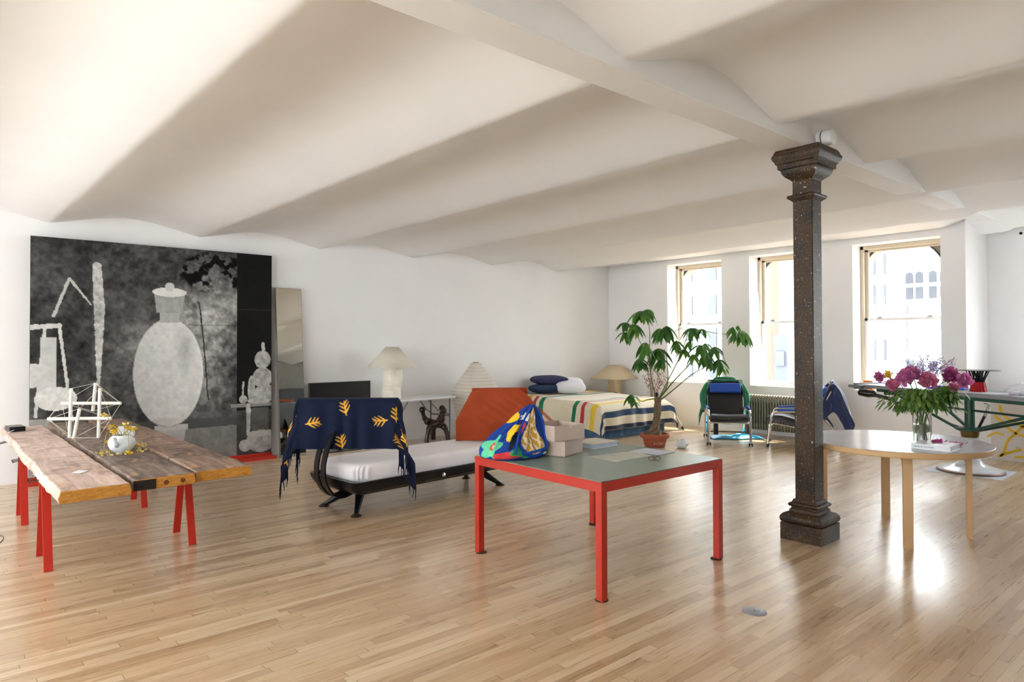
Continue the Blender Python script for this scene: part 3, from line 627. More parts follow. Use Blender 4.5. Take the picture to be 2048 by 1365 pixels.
sheet('paper_sheet', 'white paper lying at the far side of the red table top', 'paper', [(4.17, 3.41), (4.18, 3.14), (4.40, 3.13), (4.39, 3.41)], RT + .0016, mat('white_letter_paper', '#cdcedd', .6, var=.04, nscale=20))
g = thing('eyeglasses', 'small dark red eyeglasses lying near the edge of the red table', 'eyeglasses', (3.985, 3.02, RT + .016), math.radians(-30)); SP = mat('tortoise_frame', '#5a2326', .3)
for s in (-1, 1):
    ring = [(s * .024 + .021 * math.cos(a), 0, .016 * math.sin(a)) for a in np.linspace(0, 2 * PI, 17)]
    rm = MB().tube(ring, .0022, 6, caps=False).build('rim', SP, g); MB().tube([(s * .024, -.0006, 0), (s * .024, .0006, 0)], .02, 16).build('lens', PANE, rm)
    MB().tube([(s * .046, 0, .006), (s * .044, .05, .002), (s * .03, .11, -.012)], .0022, 6).build('temple', SP, g)
MB().tube([(-.004, 0, .004), (.004, 0, .004)], .002, 6).build('bridge', SP, g)
# fabric bag
BM = -68
def bag_pos(U, V):
    a = U * 2 * PI; v = V
    # v 0 bottom .. 1 apex ; slumped cloth bag leaning toward +x
    rx = .235 * (1 - v) ** .62 * (1 + .10 * np.sin(3 * a + 1) + .05 * np.sin(7 * a + 4 * v)); ry = .16 * (1 - v) ** .7 * (1 + .10 * np.sin(2 * a + 2) + .05 * np.sin(6 * a + 5 * v))
    bul = 1 + .22 * np.sin(PI * np.clip(v * 1.7, 0, 1))
    cx = .12 * v ** 1.1; cy = -.02 * v; z = .30 * v
    fold = .010 * np.sin(9 * a + 7 * v) * np.sin(PI * v) + .006 * np.sin(17 * a - 9 * v) * np.sin(PI * v)
    # mouth of the bag: dent toward the front right
    da = np.angle(np.exp(1j * (a - math.radians(BM)))); mth = np.exp(-(da / .62) ** 2) * np.exp(-((v - .5) / .34) ** 2)
    k = 1 - .5 * mth
    tuck = np.clip(v / .06, 0, 1) ** .5
    return (cx + (rx * bul * k + fold) * np.cos(a) * (.9 + .1 * tuck), cy + (ry * bul * k + fold) * np.sin(a) * (.9 + .1 * tuck), z)
def bag_col(U, V):
    a = np.degrees(np.angle(np.exp(1j * U * 2 * PI))); v = V; C = np.zeros(U.shape + (3,)); n = vnoise(U.shape, 8, 5, 3); n2 = vnoise(U.shape, 5, 9, 2)
    blue = np.array(srgb('#123a8c')); C[:] = blue
    aw = a + 40 * (n - .5); vw = v + .25 * (n2 - .5)
    def blob(ca, cv, ra, rv, col, lob=0):
        d = np.degrees(np.angle(np.exp(1j * np.radians(a - ca)))) / ra; e = (v - cv) / rv; th = np.arctan2(e, d); C[d * d + e * e < (1 + .2 * np.sin(lob * th)) ** 2] = srgb(col)
    blob(-170, .22, 26, .20, '#63c79a', 5); blob(-172, .24, 9, .08, '#b8503a'); blob(-172, .24, 4, .035, '#e0a080')
    blob(-130, .52, 24, .14, '#efc02c', 3); blob(-120, .10, 34, .07, '#c93a3c', 2); blob(-95, .2, 22, .16, '#2f9e62', 4); blob(-96, .22, 7, .06, '#b8503a'); blob(150, .75, 60, .1, '#efc02c'); blob(-100, .78, 40, .07, '#dfe4e6', 7)
    blob(-112, .55, 8, .12, '#d63a44', 2); blob(-60, .12, 25, .06, '#e3e5e0', 6); blob(-20, .1, 20, .07, '#1f8a52', 3); blob(8, .16, 14, .14, '#cf2f3a', 2); blob(60, .4, 25, .2, '#c8343c', 3); blob(100, .3, 20, .16, '#2f9e62', 4); blob(-122, .38, 7, .16, '#161a2c', 3); blob(30, .6, 20, .14, '#2f9e62', 3)
    d = (a - BM) / (38 * np.clip(1.15 - v * .55, .2, 1)); e = (v - .52) / .44; m = d * d + e * e < 1
    st = (np.sin((a * .35 + v * 30 + 9 * n) * 1.0) > .55) | (np.sin(a * .5 - v * 22 + 7 * n2) > .82)
    C[m] = srgb('#cb962a'); C[m & st] = srgb('#efe3c8'); rim = (d * d + e * e >= 1) & (d * d + e * e < 1.35); C[rim] = srgb('#1a4aa8')
    return C
bg = thing('fabric_bag', 'slumped patterned cloth bag in blue, green, red and yellow on the red table', 'bag', (3.325, 3.82, RT + .002), math.radians(-12)); bg.scale = (1.12, 1.15, 1.3)
gridobj('bag_body', 240, 120, bag_pos, bag_col, mat_vc('printed_bag_cotton', .8, .2, 60), bg)
_e = [bag_pos(np.array(math.radians(a_) / (2 * PI)), np.array(v_)) for a_, v_ in ((BM - 42, .12), (BM - 44, .35), (BM - 46, .6), (BM - 40, .85), (BM, .97), (BM + 45, .84), (BM + 48, .6), (BM + 44, .35), (BM + 30, .18), (BM, .12), (BM - 30, .10))]
MB().tube(catmull([(float(x_) * 1.02, float(y_) * 1.04, float(z_) + .004) for x_, y_, z_ in _e], 6), .008, 8).build('strap', mat('blue_strap_cloth', '#1a4aa8', .8), bg)
# ================================================================ ROUND TABLE
rtb = thing('round_table', 'round birch table with a grey top and bent wooden legs beside the column', 'table', (6.19, 2.185, 0))
MB().lathe([(.67, .718), (.695, .72), (.70, .727), (.70, .762), (.696, .766)], 96).build('edge_band', WOODP, rtb); MB().lathe([(.695, .7635), (.695, .7682)], 96).build('tabletop', mat('grey_linoleum', '#8f8b90', .2, var=.04), rtb, smooth=30)
for (x, y) in ((5.70, 1.93), (6.615, 2.94 - .16), (6.40, 1.68), (6.62, 2.42)): pass
for (fx, fy) in ((5.72, 1.925), (6.42, 1.69), (6.65, 2.43), (5.93, 2.68)):
    d = Vector((fx - 6.19, fy - 2.185)); a = math.atan2(d.y, d.x)
    ca, sa = math.cos(a), math.sin(a); b = MB(); vs = []; pr = [(0, 0), (0, .63), (-.012, .672), (-.045, .705), (-.1, .7185)]; pi_ = [(-.036, 0), (-.036, .61), (-.05, .65), (-.075, .677), (-.1, .684)]
    w_ = .034
    for q in (-1, 1):
        for p in pr + pi_[::-1]: vs.append((fx - 6.19 + p[0] * ca - q * w_ * sa * -1, fy - 2.185 + p[0] * sa - q * w_ * ca, p[1]))
    n = 10; fs = [(i, (i + 1) % n, n + (i + 1) % n, n + i) for i in range(n)] + [(i, i + 1, n - 2 - i, n - 1 - i) for i in range(4)] + [(n + i, 2 * n - 1 - i, 2 * n - 2 - i, n + i + 1) for i in range(4)]
    b.add(vs, fs).build('leg', WOODP, rtb, smooth=30)
TT = .7685
# thick white book + vase + petals
bk = thing('book', 'white paperback with please do not touch on the spine, on the round table', 'book', (5.945, 1.80, TT), math.radians(-90)); bk.scale = (.954,) * 3
E_ = .004
MB().bx(-.135, .135, -.125, .12, .004, .04).build('pages', mat('white_pages', '#d8dce6', .7, var=.03, nscale=30), bk, smooth=0)
MB().bx(-.14, .14, -.13, .125, 0, .004).bx(-.14, .14, -.13, .125, .04, .044).bx(-.14, .14, -.134, -.13, 0, .044).build('cover', mat('white_gloss_cover', '#e6e8ee', .25, var=.01), bk, smooth=0)
def text(s, size, loc, rot, m, parent, name='lettering', ext=.0004):
    c = bpy.data.curves.new(name, 'FONT'); c.body = s; c.size = size; c.extrude = ext; c.align_x = 'LEFT'; c.align_y = 'CENTER'; c.materials.append(m)
    o = bpy.data.objects.new(name, c); COL.objects.link(o); bpy.context.view_layer.update()
    me = bpy.data.meshes.new_from_object(o.evaluated_get(bpy.context.evaluated_depsgraph_get())); bpy.data.objects.remove(o)
    o = bpy.data.objects.new(name, me); COL.objects.link(o); o.parent = parent; o.location = loc; o.rotation_euler = rot; return o
INK = mat('dark_blue_ink', '#2b3a63', .5, var=0)
text('please do not touch', .018, (-.122, -.1344, .022), (PI / 2, 0, 0), INK, bk)
vz = thing('glass_vase', 'tall clear glass vase holding pink peonies, on the round table', 'vase', (6.15, 1.96, TT)); vz.scale = (.954,) * 3
R1 = .072; VH = .31
MB().lathe([(.001, .0), (R1, .0), (R1, .31), (R1 - .004, .31), (R1 - .004, .012), (.001, .012)], 40, caps=False).build('glass', GLASS, vz)
MB().lathe([(.001, .0125), (R1 - .0045, .0125), (R1 - .0045, .165), (.001, .165)], 40, caps=False).build('water', mat('cloudy_water', '#dfe5dc', .05, trans=.85, var=0, ior=1.33), vz)
stm = mat('flower_stem', '#4f7a34', .5)
R = random.Random(11); U5 = 5.76 / 1338
def wpt(px, py, D):
    v = fw + r2 * ((px - 1024) / 1337.7) + u2 * ((668.5 - py) / 1337.7); return Vector((0, 0, 1.6)) + v * D
V0 = Vector((6.15, 1.96, TT))
heads = [((-.275, .16, .565), .04, 0, 'dark magenta'), ((-.17, -.05, .575), .062, 0, 'large magenta'), ((-.245, .0, .51), .048, 1, 'pink drooping'), ((-.06, .04, .605), .06, 0, 'large upright magenta'), ((.045, -.02, .54), .062, 1, 'pink'), ((.265, .02, .59), .058, 2, 'dark magenta right-hand'), ((.33, -.06, .545), .055, 0, 'outermost right magenta'), ((.255, -.03, .485), .035, 1, 'small pink drooping right-hand'), ((-.26, .05, .592), .032, 3, 'small yellow')]
for i, ((lx, dy, z), rr_, kind, nm) in enumerate(heads):
    c_ = Vector((rt.x * lx + fw.x * dy, rt.y * lx + fw.y * dy, z))
    f = thing('peony', nm + ' peony bloom in the glass vase on the round table' if kind != 3 else 'small yellow bloom beside the leftmost peony in the glass vase', 'flower', V0, 0, None); f.scale = (.954,) * 3; rr_ *= 1.2
    f['label'] = ['darkest round magenta peony at the far left of the vase bouquet', 'full magenta peony left of centre in the vase bouquet', 'pink peony drooping lowest on the left of the bouquet', 'topmost magenta peony above the middle of the vase', 'pink peony just right of the vase centre', 'dark wine peony at the top right of the bouquet', 'outermost right magenta peony of the bouquet', 'small light pink peony drooping under the right-hand blooms', 'small yellow bloom above the far left peony'][i]
    base = Vector((.02 * math.cos(i * 2.1), .02 * math.sin(i * 2.1), .03)); lip = Vector((c_.x * .16, c_.y * .16, .27)); mid = c_ * .62; mid.z = .27 + (z - .27) * .72
    MB().tube(catmull([base, lip, mid, c_ - Vector((0, 0, rr_ * .6))], 6), .0035, 6).build('stem', stm, f)
    b = MB()
    for k in range(95 if kind != 3 else 40):
        d = Vector((R.gauss(0, 1), R.gauss(0, 1), R.gauss(.2, 1))).normalized(); petal(b, c_ + d * rr_ * R.uniform(.15, .62), d + Vector((0, 0, -.25)), rr_ * .62, rr_ * .52, R.uniform(-.5, .6), R)
    b.ball(c_, rr_ * .55, 8, 6); b.build('bloom', (PETAL, transl('light_pink_petal', '#d8789f', .35) if 'lp' not in MATS else MATS['lp'], PETALD, YPET)[kind], f)
def leafblade(b, base, d, l, w_, droop=.5, n=5, upv=None, fold=.15):
    base = Vector(base); d = Vector(d).normalized(); x = d.cross(Vector((0, 0, 1)))
    if x.length < .05: x = d.cross(Vector((1, 0, 0)))
    x.normalize(); p = base.copy(); vs = []; dd = d.copy()
    for i in range(n + 1):
        t = i / n; k = math.sin(PI * min(1, t * .93 + .05) ** .85); nn = x.cross(dd)
        vs += [p - x * w_ * k / 2 - nn * w_ * fold * k, p, p + x * w_ * k / 2 - nn * w_ * fold * k]
        dd = (dd + Vector((0, 0, -droop / n))).normalized(); p = p + dd * (l / n)
    b.add(vs, [(3 * i + j, 3 * i + j + 1, 3 * i + 4 + j, 3 * i + 3 + j) for i in range(n) for j in range(2)])
b = MB()
for i in range(760):
    a = R.uniform(0, 6.28); rr_ = R.uniform(.02, .16); lx = R.gauss(0, .12); dy = R.gauss(0, .07); z = R.uniform(.33, .48) - abs(lx) * .12
    if i % 7 == 0: lx = R.uniform(.15, .28); z = R.uniform(.38, .5)
    p = Vector((rt.x * lx + fw.x * dy, rt.y * lx + fw.y * dy, z)); d = Vector((p.x * 3, p.y * 3, R.uniform(-.9, .2))) + Vector((R.gauss(0, .3), R.gauss(0, .3), 0))
    leafblade(b, p, d, R.uniform(.05, .085), R.uniform(.024, .036), 1.0, 4)
for i in range(12): leafblade(b, (R.uniform(-.04, .04), R.uniform(-.04, .04), R.uniform(.13, .26)), (R.gauss(0, 1), R.gauss(0, 1), -1.5), .07, .018, .4, 4)
b.build('foliage', PLEAF, vz)['label'] = 'dense green peony leaves'
b = MB()
for i in range(5): a = i * 1.3; b.tube([(.03 * math.cos(a), .03 * math.sin(a), .02), (-.02 * math.cos(a), -.02 * math.sin(a), .28), (-.05 * math.cos(a), -.05 * math.sin(a), .4)], .004, 6)
b.build('stem', stm, vz)
for i, (x, y, z, n, lab) in enumerate(((6.0, 1.80, TT + .043, 9, 'small heap of fallen magenta petals on the white book'), (6.24, 1.75, TT + .002, 10, 'scattered fallen pink petals on the round table right of the book'))):
    b = MB()
    for k in range(n * 2): q = R.uniform(0, 6.28); petal(b, (x + R.gauss(0, .022), y + R.gauss(0, .03), z + .003), (math.cos(q), math.sin(q), .25), .022, .028, .5, R)
    tag(b.build('fallen_petals', PETALD if i == 0 else PETAL), lab, 'petals', kind='stuff')
# ================================================================ DAYBED
DB = thing('daybed', 'black steel daybed with a white mattress and splayed feet in the middle of the room', 'daybed', (2.88, 5.93, 0), math.radians(5))
Lb, Wb = 2.1, .80
def rrect(x0, x1, y0, y1, r, n=5):
    P = []
    for cx, cy, a0 in ((x1 - r, y1 - r, 0), (x0 + r, y1 - r, PI / 2), (x0 + r, y0 + r, PI), (x1 - r, y0 + r, 1.5 * PI)):
        for k in range(n + 1): a = a0 + PI / 2 * k / n; P.append((cx + r * math.cos(a), cy + r * math.sin(a)))
    return P
b = MB(); lays = [(.19, .12), (.24, .03), (.30, 0), (.335, -.005), (.335, .02), (.30, .03)]; n0 = 0; vs = []; fs = []
for z, ins in lays: vs += [(x, y, z) for x, y in rrect(ins - .03, Lb - ins, -Wb / 2 - .02 + ins, Wb / 2 + .02 - ins, .07)]
n = len(rrect(0, 1, 0, 1, .1))
for i in range(len(lays) - 1): fs += [(i * n + j, i * n + (j + 1) % n, (i + 1) * n + (j + 1) % n, (i + 1) * n + j) for j in range(n)]
fs += [tuple(range(n))[::-1], tuple((len(lays) - 1) * n + j for j in range(n))]
b.add(vs, fs).build('bed_tray', BLKM, DB, smooth=30)
def mattress_pos(U, V):
    a = U * 2 * PI; k = 2 / 7
    sx = np.sign(np.cos(a)) * np.abs(np.cos(a)) ** k; sy = np.sign(np.sin(a)) * np.abs(np.sin(a)) ** k
    v = V; zz = np.where(v < .1, 0, np.where(v < .9, (v - .1) / .8, 1)); sc = np.where(v < .1, v / .1, np.where(v > .9, (1 - v) / .1, 1)) ; 
    t = (zz - .5) * 2; rad = 1 - .05 * np.abs(t) ** 4
    wr = .008 * np.sin(a * 23 + 3 * np.sin(a * 5)) * (1 - t ** 2)
    hx, hy = Lb / 2 - .03, Wb / 2 - .03
    return (Lb / 2 + (hx + wr) * sx * rad * sc, (hy + wr) * sy * rad * sc, .30 + .17 * zz + .025 * (v > .89) * (1 - (1 - sc) ** 0) * 0 + np.where(v >= .9, .02 * (1 - sc ** 3), 0))
gridobj('mattress', 260, 50, mattress_pos, None, MATT, DB)
for x, sg in ((.09, -1), (1.93, 1)):
    for sy in (-1, 1):
        b = MB(); b.bar((x + sg * -.16, sy * .06, .235), (x + sg * .02, sy * .285, .025), .05, .05)
        q = MB(); p0, p1 = Vector((x - sg * .2, sy * .04, .22)), Vector((x + sg * .02, sy * .285, .014)); 
        q.tube([p0, p0.lerp(p1, .5), p1], [.06, .038, .02], 8); lg = q.build('leg', BLKM, DB); MB().lathe([(.05, 0), (.05, .008), (.03, .02), (.015, .03)], 24, (p1.x, p1.y, 0)).build('foot_plate', DKBR, lg)
    MB().box((x - sg * .22, 0, .2), (.16, .3, .09)).build('leg_bracket', BLKM, DB, bev=.01)
kb = MB().lathe([(.022, 0), (.022, .012), (.01, .016)], 20).build('knob', CHROME, DB); kb.location = (1.02, -Wb / 2 + .0, .27); kb.rotation_euler = (PI / 2, 0, 0)
# hoop strap carrying each backrest
for x0, s, nm in ((.0, -1, 'near'), (Lb, 1, 'far')):
    for dy in (-.06, .06):
        pts = catmull([(x0 - s * .25, dy, .2), (x0 - s * .03, dy, .15), (x0 + s * .10, dy, .26), (x0 + s * .14, dy, .43), (x0 + s * .10, dy, .62), (x0 + s * .03, dy, .78)], 8)
        b = MB()
        for i in range(len(pts) - 1): b.bar(pts[i], pts[i + 1] + (pts[i + 1] - pts[i]) * .15, .07, .018, (1, 0, .01))
        b.build('backrest_hoop', BLKM, DB, smooth=50)
Mi = DB.matrix_basis.inverted() if False else None
# padded backrests, turned to face the camera side
def backrest(cx, cy, yaw, w_, z0, z1, lean):
    cs, sn = math.cos(math.radians(5)), math.sin(math.radians(5)); dx, dy = cx - 2.88, cy - 5.93
    o = MB().bx(-w_ / 2, w_ / 2, -.03, .03, z0, z1).build('backrest', BLACKL, DB, bev=.025)
    o.location = (dx * cs + dy * sn, -dx * sn + dy * cs, 0); o.rotation_euler = (lean, 0, yaw - math.radians(5)); return o
YAW = math.radians(-40.8)
backrest(2.99, 5.84, YAW, .87, .66, 1.04, 0)
NAVY = None
def sprig(X, Y, cx, cy, ang, s, col, C):
    ca, sa = math.cos(ang), math.sin(ang); x = ((X - cx) * ca + (Y - cy) * sa) / s; y = (-(X - cx) * sa + (Y - cy) * ca) / s
    m = np.zeros(X.shape, bool)
    def seg(x0, y0, x1, y1, w0, w1):
        dx, dy = x1 - x0, y1 - y0; t = np.clip(((x - x0) * dx + (y - y0) * dy) / (dx * dx + dy * dy), 0, 1); return np.hypot(x - x0 - t * dx, y - y0 - t * dy) < w0 + (w1 - w0) * t + .02 * np.sin(t * 3.1)
    m |= seg(0, -.5, .04, .4, .035, .02)
    for k, (yy, l) in enumerate(((-.36, .5), (-.08, .44), (.16, .34))):
        for q in (-1, 1): m |= seg(0, yy, q * l * .72, yy + l * (.75 + .12 * q), .036, .012)
    C[m] = col
def drape(name, label, hw, ext, front, back, cx, cy, yaw, ztop, leafs, base, col2, matn, lean=0., fr=True, flare=.03):
    root = thing(name, label, 'throw', (cx, cy, 0), yaw)
    Lu = 2 * (hw + ext); nv, nu = 190, 300
    def pos(U, V):
        u = (U - .5) * Lu; v = V * (front + back) - front   # v<0 front flap
        e = np.clip(np.abs(u) - hw, 0, None); sg = np.sign(u)
        th = .045; av = np.abs(v); ang = np.clip(av / th, 0, PI / 2)
        y = np.sign(v) * th * np.sin(ang); zd = th * (1 - np.cos(ang)) + np.clip(av - th * PI / 2, 0, None)
        g = np.clip(e / .12, 0, 1)
        x = np.where(e > 0, sg * (hw + .035 * np.sin(np.clip(e / .06, 0, PI / 2)) + flare * e), u)
        z = ztop - zd - np.clip(e - .03, 0, None) * .98
        # folds
        amp = .012 * np.clip(av / .3, 0, 1.2) * (1 - g)
        y = y + np.where(v < 0, -1, 1) * (amp * (1.1 + np.sin(u * 34 + 1.3 * np.sin(u * 9))) + .008) - np.where(v < 0, 1, -1) * lean * zd
        y = y * (1 - .1 * g)
        x = x + g * .014 * np.sin(v * 38 + 4 * e) + sg * g * (.13 * np.clip(-v / .5, 0, 1) * np.clip(e / .2, 0, 1) + .012 * np.sin(v * 23))
        y = y + g * .012 * np.sin(v * 30 + e * 9)
        return x, y, z
    def colf(U, V):
        u = (U - .5) * Lu; v = V * (front + back) - front; C = np.zeros(U.shape + (3,)); C[:] = base
        n = vnoise(U.shape, 10, 3, 4); C *= (1 + .18 * (n - .5))[..., None]
        for (a, b_, r_, s_) in leafs: sprig(u, v, a, b_, r_, s_, col2, C)
        return C
    gridobj('cloth', nu, nv, pos, colf, matn, root, solid=.004)
    if fr:
        b = MB(); R_ = random.Random(4)
        for sg in (-1, 1):
            for k in range(26):
                v = -front + (front + back) * (k + .5) / 26; U = .5 + sg * .5; x, y, z = pos(np.array([U]), np.array([(v + front) / (front + back)])); x, y, z = float(x[0]), float(y[0]), float(z[0])
                b.tube([(x, y, z + .01), (x + R_.uniform(-.008, .008), y, z - .045), (x + R_.uniform(-.012, .012), y, z - .09)], [.004, .005, .002], 5)
        fo = b.build('fringe', matn, root); fo['kind'] = 'stuff'
        # fringe keeps the cloth colour
        me = fo.data; at = me.color_attributes.new('Col', 'FLOAT_COLOR', 'POINT'); at.data.foreach_set('color', list((*base, 1)) * len(me.vertices))
    return root
lf = [(-.02, -.11, .25, .15), (-.31, -.25, -1.35, .15), (.31, -.24, -2.2 + 3.9, .15), (-.05, -.43, .15, .15), (.47, -.17, .1, .16), (.60, -.30, .5, .15), (.50, -.42, 1.0, .14), (-.56, -.20, -.9, .15), (.75, -.12, .3, .15), (-.78, -.3, .4, .15), (0, .2, 0, .15), (.3, .3, 1, .15), (-.3, .3, 2, .15)]
drape('navy_throw', 'navy blue throw with golden sprigs and fringed ends, draped over the near daybed backrest', .45, .46, .50, .36, 2.99, 5.84, YAW, 1.085, lf, np.array(srgb('#06132f')), np.array(srgb('#e0a83c')), mat_vc('navy_woven_cotton', .9, .15, 220, sheen=.03))
# rust cloth on the far backrest
backrest(5.03, 6.08, math.radians(-34), .60, .5, 1.03, -.12)
def rust_pos(U, V):
    u = U - .5; v = V
    w = .86 - .0 * v; top = .62
    x = u * (.64 + .42 * np.clip(v * 1.6, 0, 1)); th = np.clip((v - .08) / .92, 0, 1)
    z = 1.075 - .58 * th - .05 * np.clip(np.abs(u) * 2 - .62, 0, 1) * (1 - th) * 2 - np.clip(u - .3, 0, 1) * .35
    y = -.06 - .16 * th - .012 * np.sin(u * 16 + v * 5) * th - .008 * np.sin((u - v) * 40) * th * (1 - th) * 2 + np.clip(.08 - v, 0, 1) * 1.4 - .01 * np.sin(v * 22 + u * 12) * th
    return x, y, z
rc = thing('rust_cloth', 'rust orange crinkled cloth hung over the far daybed backrest', 'throw', (5.05, 6.05, 0), math.radians(-34))
RUST = mat('rust_crinkled_cotton', '#a8441f', .85, var=.12, nscale=5, bump=.25, bscale=30)
gridobj('cloth', 120, 100, rust_pos, None, RUST, rc, solid=.004)
gridobj('back_flap', 30, 20, lambda U, V: ((U - .5) * .66, .06 + .0 * U + .03 * V, 1.075 - .4 * V), None, RUST, rc, solid=.004)
b = MB(); R = random.Random(8)
for k in range(16): b.tube([(.44 + .012 * k, -.05 - .012 * k, .86 - .012 * k), (.455 + .012 * k, -.06 - .012 * k, .80 - .012 * k)], .004, 5)
b.build('fringe', RUST, rc)['kind'] = 'stuff'
# ================================================================ LEFT WALL GROUP
tv = thing('television', 'black flat television screen standing behind the daybed by the wall', 'television', (4.63, 9.30, 0), math.radians(.5))
MB().bx(-.5, .5, -.02, .02, .44, 1.03).build('screen_case', mat('black_plastic', '#0e0e10', .35, var=0), tv, smooth=0, bev=.004)
MB().bx(-.488, .488, -.0225, -.0195, .455, 1.018).build('screen', mat('dark_screen', '#0a0a0b', .25, var=0), tv, smooth=0)
MB().bx(-.03, .03, -.03, .01, .012, .5).build('stand_neck', MATS['black_plastic'], tv, smooth=0); MB().bx(-.3, .3, -.13, .13, 0, .014).build('stand_base', MATS['black_plastic'], tv, smooth=0)
ft = thing('folding_table', 'white folding table with grey metal legs against the long wall', 'table', (5.82, 9.13, 0), math.radians(7)); ft.scale = (.9, .9, 1)
PLW = mat('white_plastic_top', '#dcdde0', .5, var=.03, nscale=20)
MB().prism(rrect(-.76, .76, -.30, .30, .05), .705, .74).build('tabletop', PLW, ft, smooth=30, bev=.004)
MB().prism(rrect(-.763, .763, -.303, .303, .05), .712, .719).build('edge_trim', mat('speckled_grey_edge', '#9fa1a8', .6, var=.3, nscale=60), ft, smooth=30)
GM = mat('grey_steel_tube', '#5b616b', .4, metal=.3)
for sx in (-1, 1):
    lg = MB(); 
    for sy in (-1, 1):
        MB().tube([(sx * .62, sy * .26, .705), (sx * .62, sy * .26, .0)], .0125, 10).build('leg', GM, ft)
        MB().tube([(sx * .22, sy * .12, .70), (sx * .42, sy * .17, .52), (sx * .615, sy * .25, .44)], .009, 8).build('folding_brace', GM, ft)
    MB().tube([(sx * .62, -.26, .42), (sx * .62, .26, .42)], .010, 8).build('crossbar', GM, ft)
def cone_lamp(name, label, x, y, z, rz, n, r0, r1, zs0, zs1, br, bh, m, bm_):
    t = thing(name, label, 'lamp', (x, y, z), rz)
    r0, r1 = max(r0, r1), min(r0, r1); MB().lathe([(r0, zs0), (r1, zs1)], n, caps=False, off=PI / n).build('lamp_shade', m, t, smooth=10, solid=.003)
    MB().lathe([(r1 + .001, zs1 - .006), (r1 + .001, zs1 + .002)], n, caps=False, off=PI / n).build('shade_ring', bm_, t, smooth=0, solid=.003)
    return t
l1 = cone_lamp('table_lamp', 'cream sculpted lamp with a wide pleated shade on the white folding table', 5.42, 9.13, .741, .35, 10, .385, .10, .49, .81, 0, 0, PARCH, PARCH)
ALAB = transl('alabaster', '#fbf5e8', .15, .5)
def fold_base(U, V):
    a = U * 2 * PI; k = .6; sx = np.sign(np.cos(a)) * np.abs(np.cos(a)) ** k; sy = np.sign(np.sin(a)) * np.abs(np.sin(a)) ** k; n = vnoise(U.shape, 6, 12, 3); wv = np.sin(U * PI) ** .5
    r = .125 + .018 * np.sin(3 * a + 6 * V) * V * (1 - V) * 3 + .05 * (n - .5) * wv * (1 - V * .5); return r * sx, r * sy, .002 + V * .52
gridobj('lamp_base', 90, 60, fold_base, None, ALAB, l1, solid=.004)
l2 = cone_lamp('table_lamp', 'beige cone-shaded lamp with a square base beyond the striped bed', 10.62, 9.05, .50, math.radians(8), 4, .50, .14, .37, .645, 0, 0, transl('warm_parchment', '#fbeed2', .5), mat('beige_ring', '#d8c296', .6))
gridobj('lamp_base', 60, 20, lambda U, V: (.105 * np.sign(np.cos(U * 2 * PI)) * np.abs(np.cos(U * 2 * PI)) ** .3, .105 * np.sign(np.sin(U * 2 * PI)) * np.abs(np.sin(U * 2 * PI)) ** .3, .002 + V * .40), None, transl('warm_alabaster', '#ead9b5', .2), l2, solid=.004)
ns = thing('nightstand', 'low pale wooden nightstand under the cone lamp beside the bed', 'nightstand', (10.62, 9.05, 0))
MB().bx(-.22, .22, -.22, .22, .46, .5).build('top', WOODP, ns, smooth=0, bev=.004)
for sx in (-1, 1):
    for sy in (-1, 1): MB().bx(sx * .2 - .02, sx * .2 + .02, sy * .2 - .02, sy * .2 + .02, 0, .46).build('leg', WOODP, ns, smooth=0)
ak = thing('paper_floor_lamp', 'tall diamond-shaped rice paper floor lamp by the long wall', 'lamp', (7.05, 9.10, 0), math.radians(-4))
def aka(U, V):
    a = U * 2 * PI; k = .45; sx = np.sign(np.cos(a)) * np.abs(np.cos(a)) ** k; sy = np.sign(np.sin(a)) * np.abs(np.sin(a)) ** k
    z = .03 + V * 1.24; r = np.where(z < .80, .27 + .16 * (z / .80), .43 - .35 * (z - .80) / .47); r = r + .004 * np.cos(V * 2 * PI * 22); return r * sx * .9, r * sy * .9 * .8, z
gridobj('paper_shade', 120, 180, aka, None, PAPERL, ak, solid=.002)
b = MB()
for k in range(22):
    z = .03 + (k + .5) / 22 * 1.24; r = (.27 + .16 * z / .8) if z < .8 else .43 - .35 * (z - .8) / .47; r += .001
    pts = [(.9 * r * np.sign(math.cos(a)) * abs(math.cos(a)) ** .45, .72 * r * np.sign(math.sin(a)) * abs(math.sin(a)) ** .45, z) for a in np.linspace(0, 2 * PI, 41)]; b.tube(pts, .0018, 4, caps=False)
b.build('bamboo_rib', mat('bamboo', '#c9b48c', .6), ak); b = MB(); b.tube([(.05 * math.cos(a), .05 * math.sin(a), 1.275) for a in np.linspace(0, 2 * PI, 25)], .004, 6, caps=False); b.build('top_ring', mat('bronze_wire', '#6b4a34', .5), ak)
for a in (0, 2.1, 4.2): MB().tube([(.12 * math.cos(a), .1 * math.sin(a), .06), (.2 * math.cos(a), .16 * math.sin(a), 0)], .005, 6).build('leg', BLKM, ak)
tag(MB().tube([(6.66 + .05 * math.cos(a) + .01 * a / 6, 9.05 + .04 * math.sin(a), .006 + .0006 * a) for a in np.linspace(0, 18, 60)], .004, 6).build('coiled_cable', mat('tan_cable', '#8a7a52', .6)), 'small tan cable coil on the floor beside the folding table leg', 'cable')
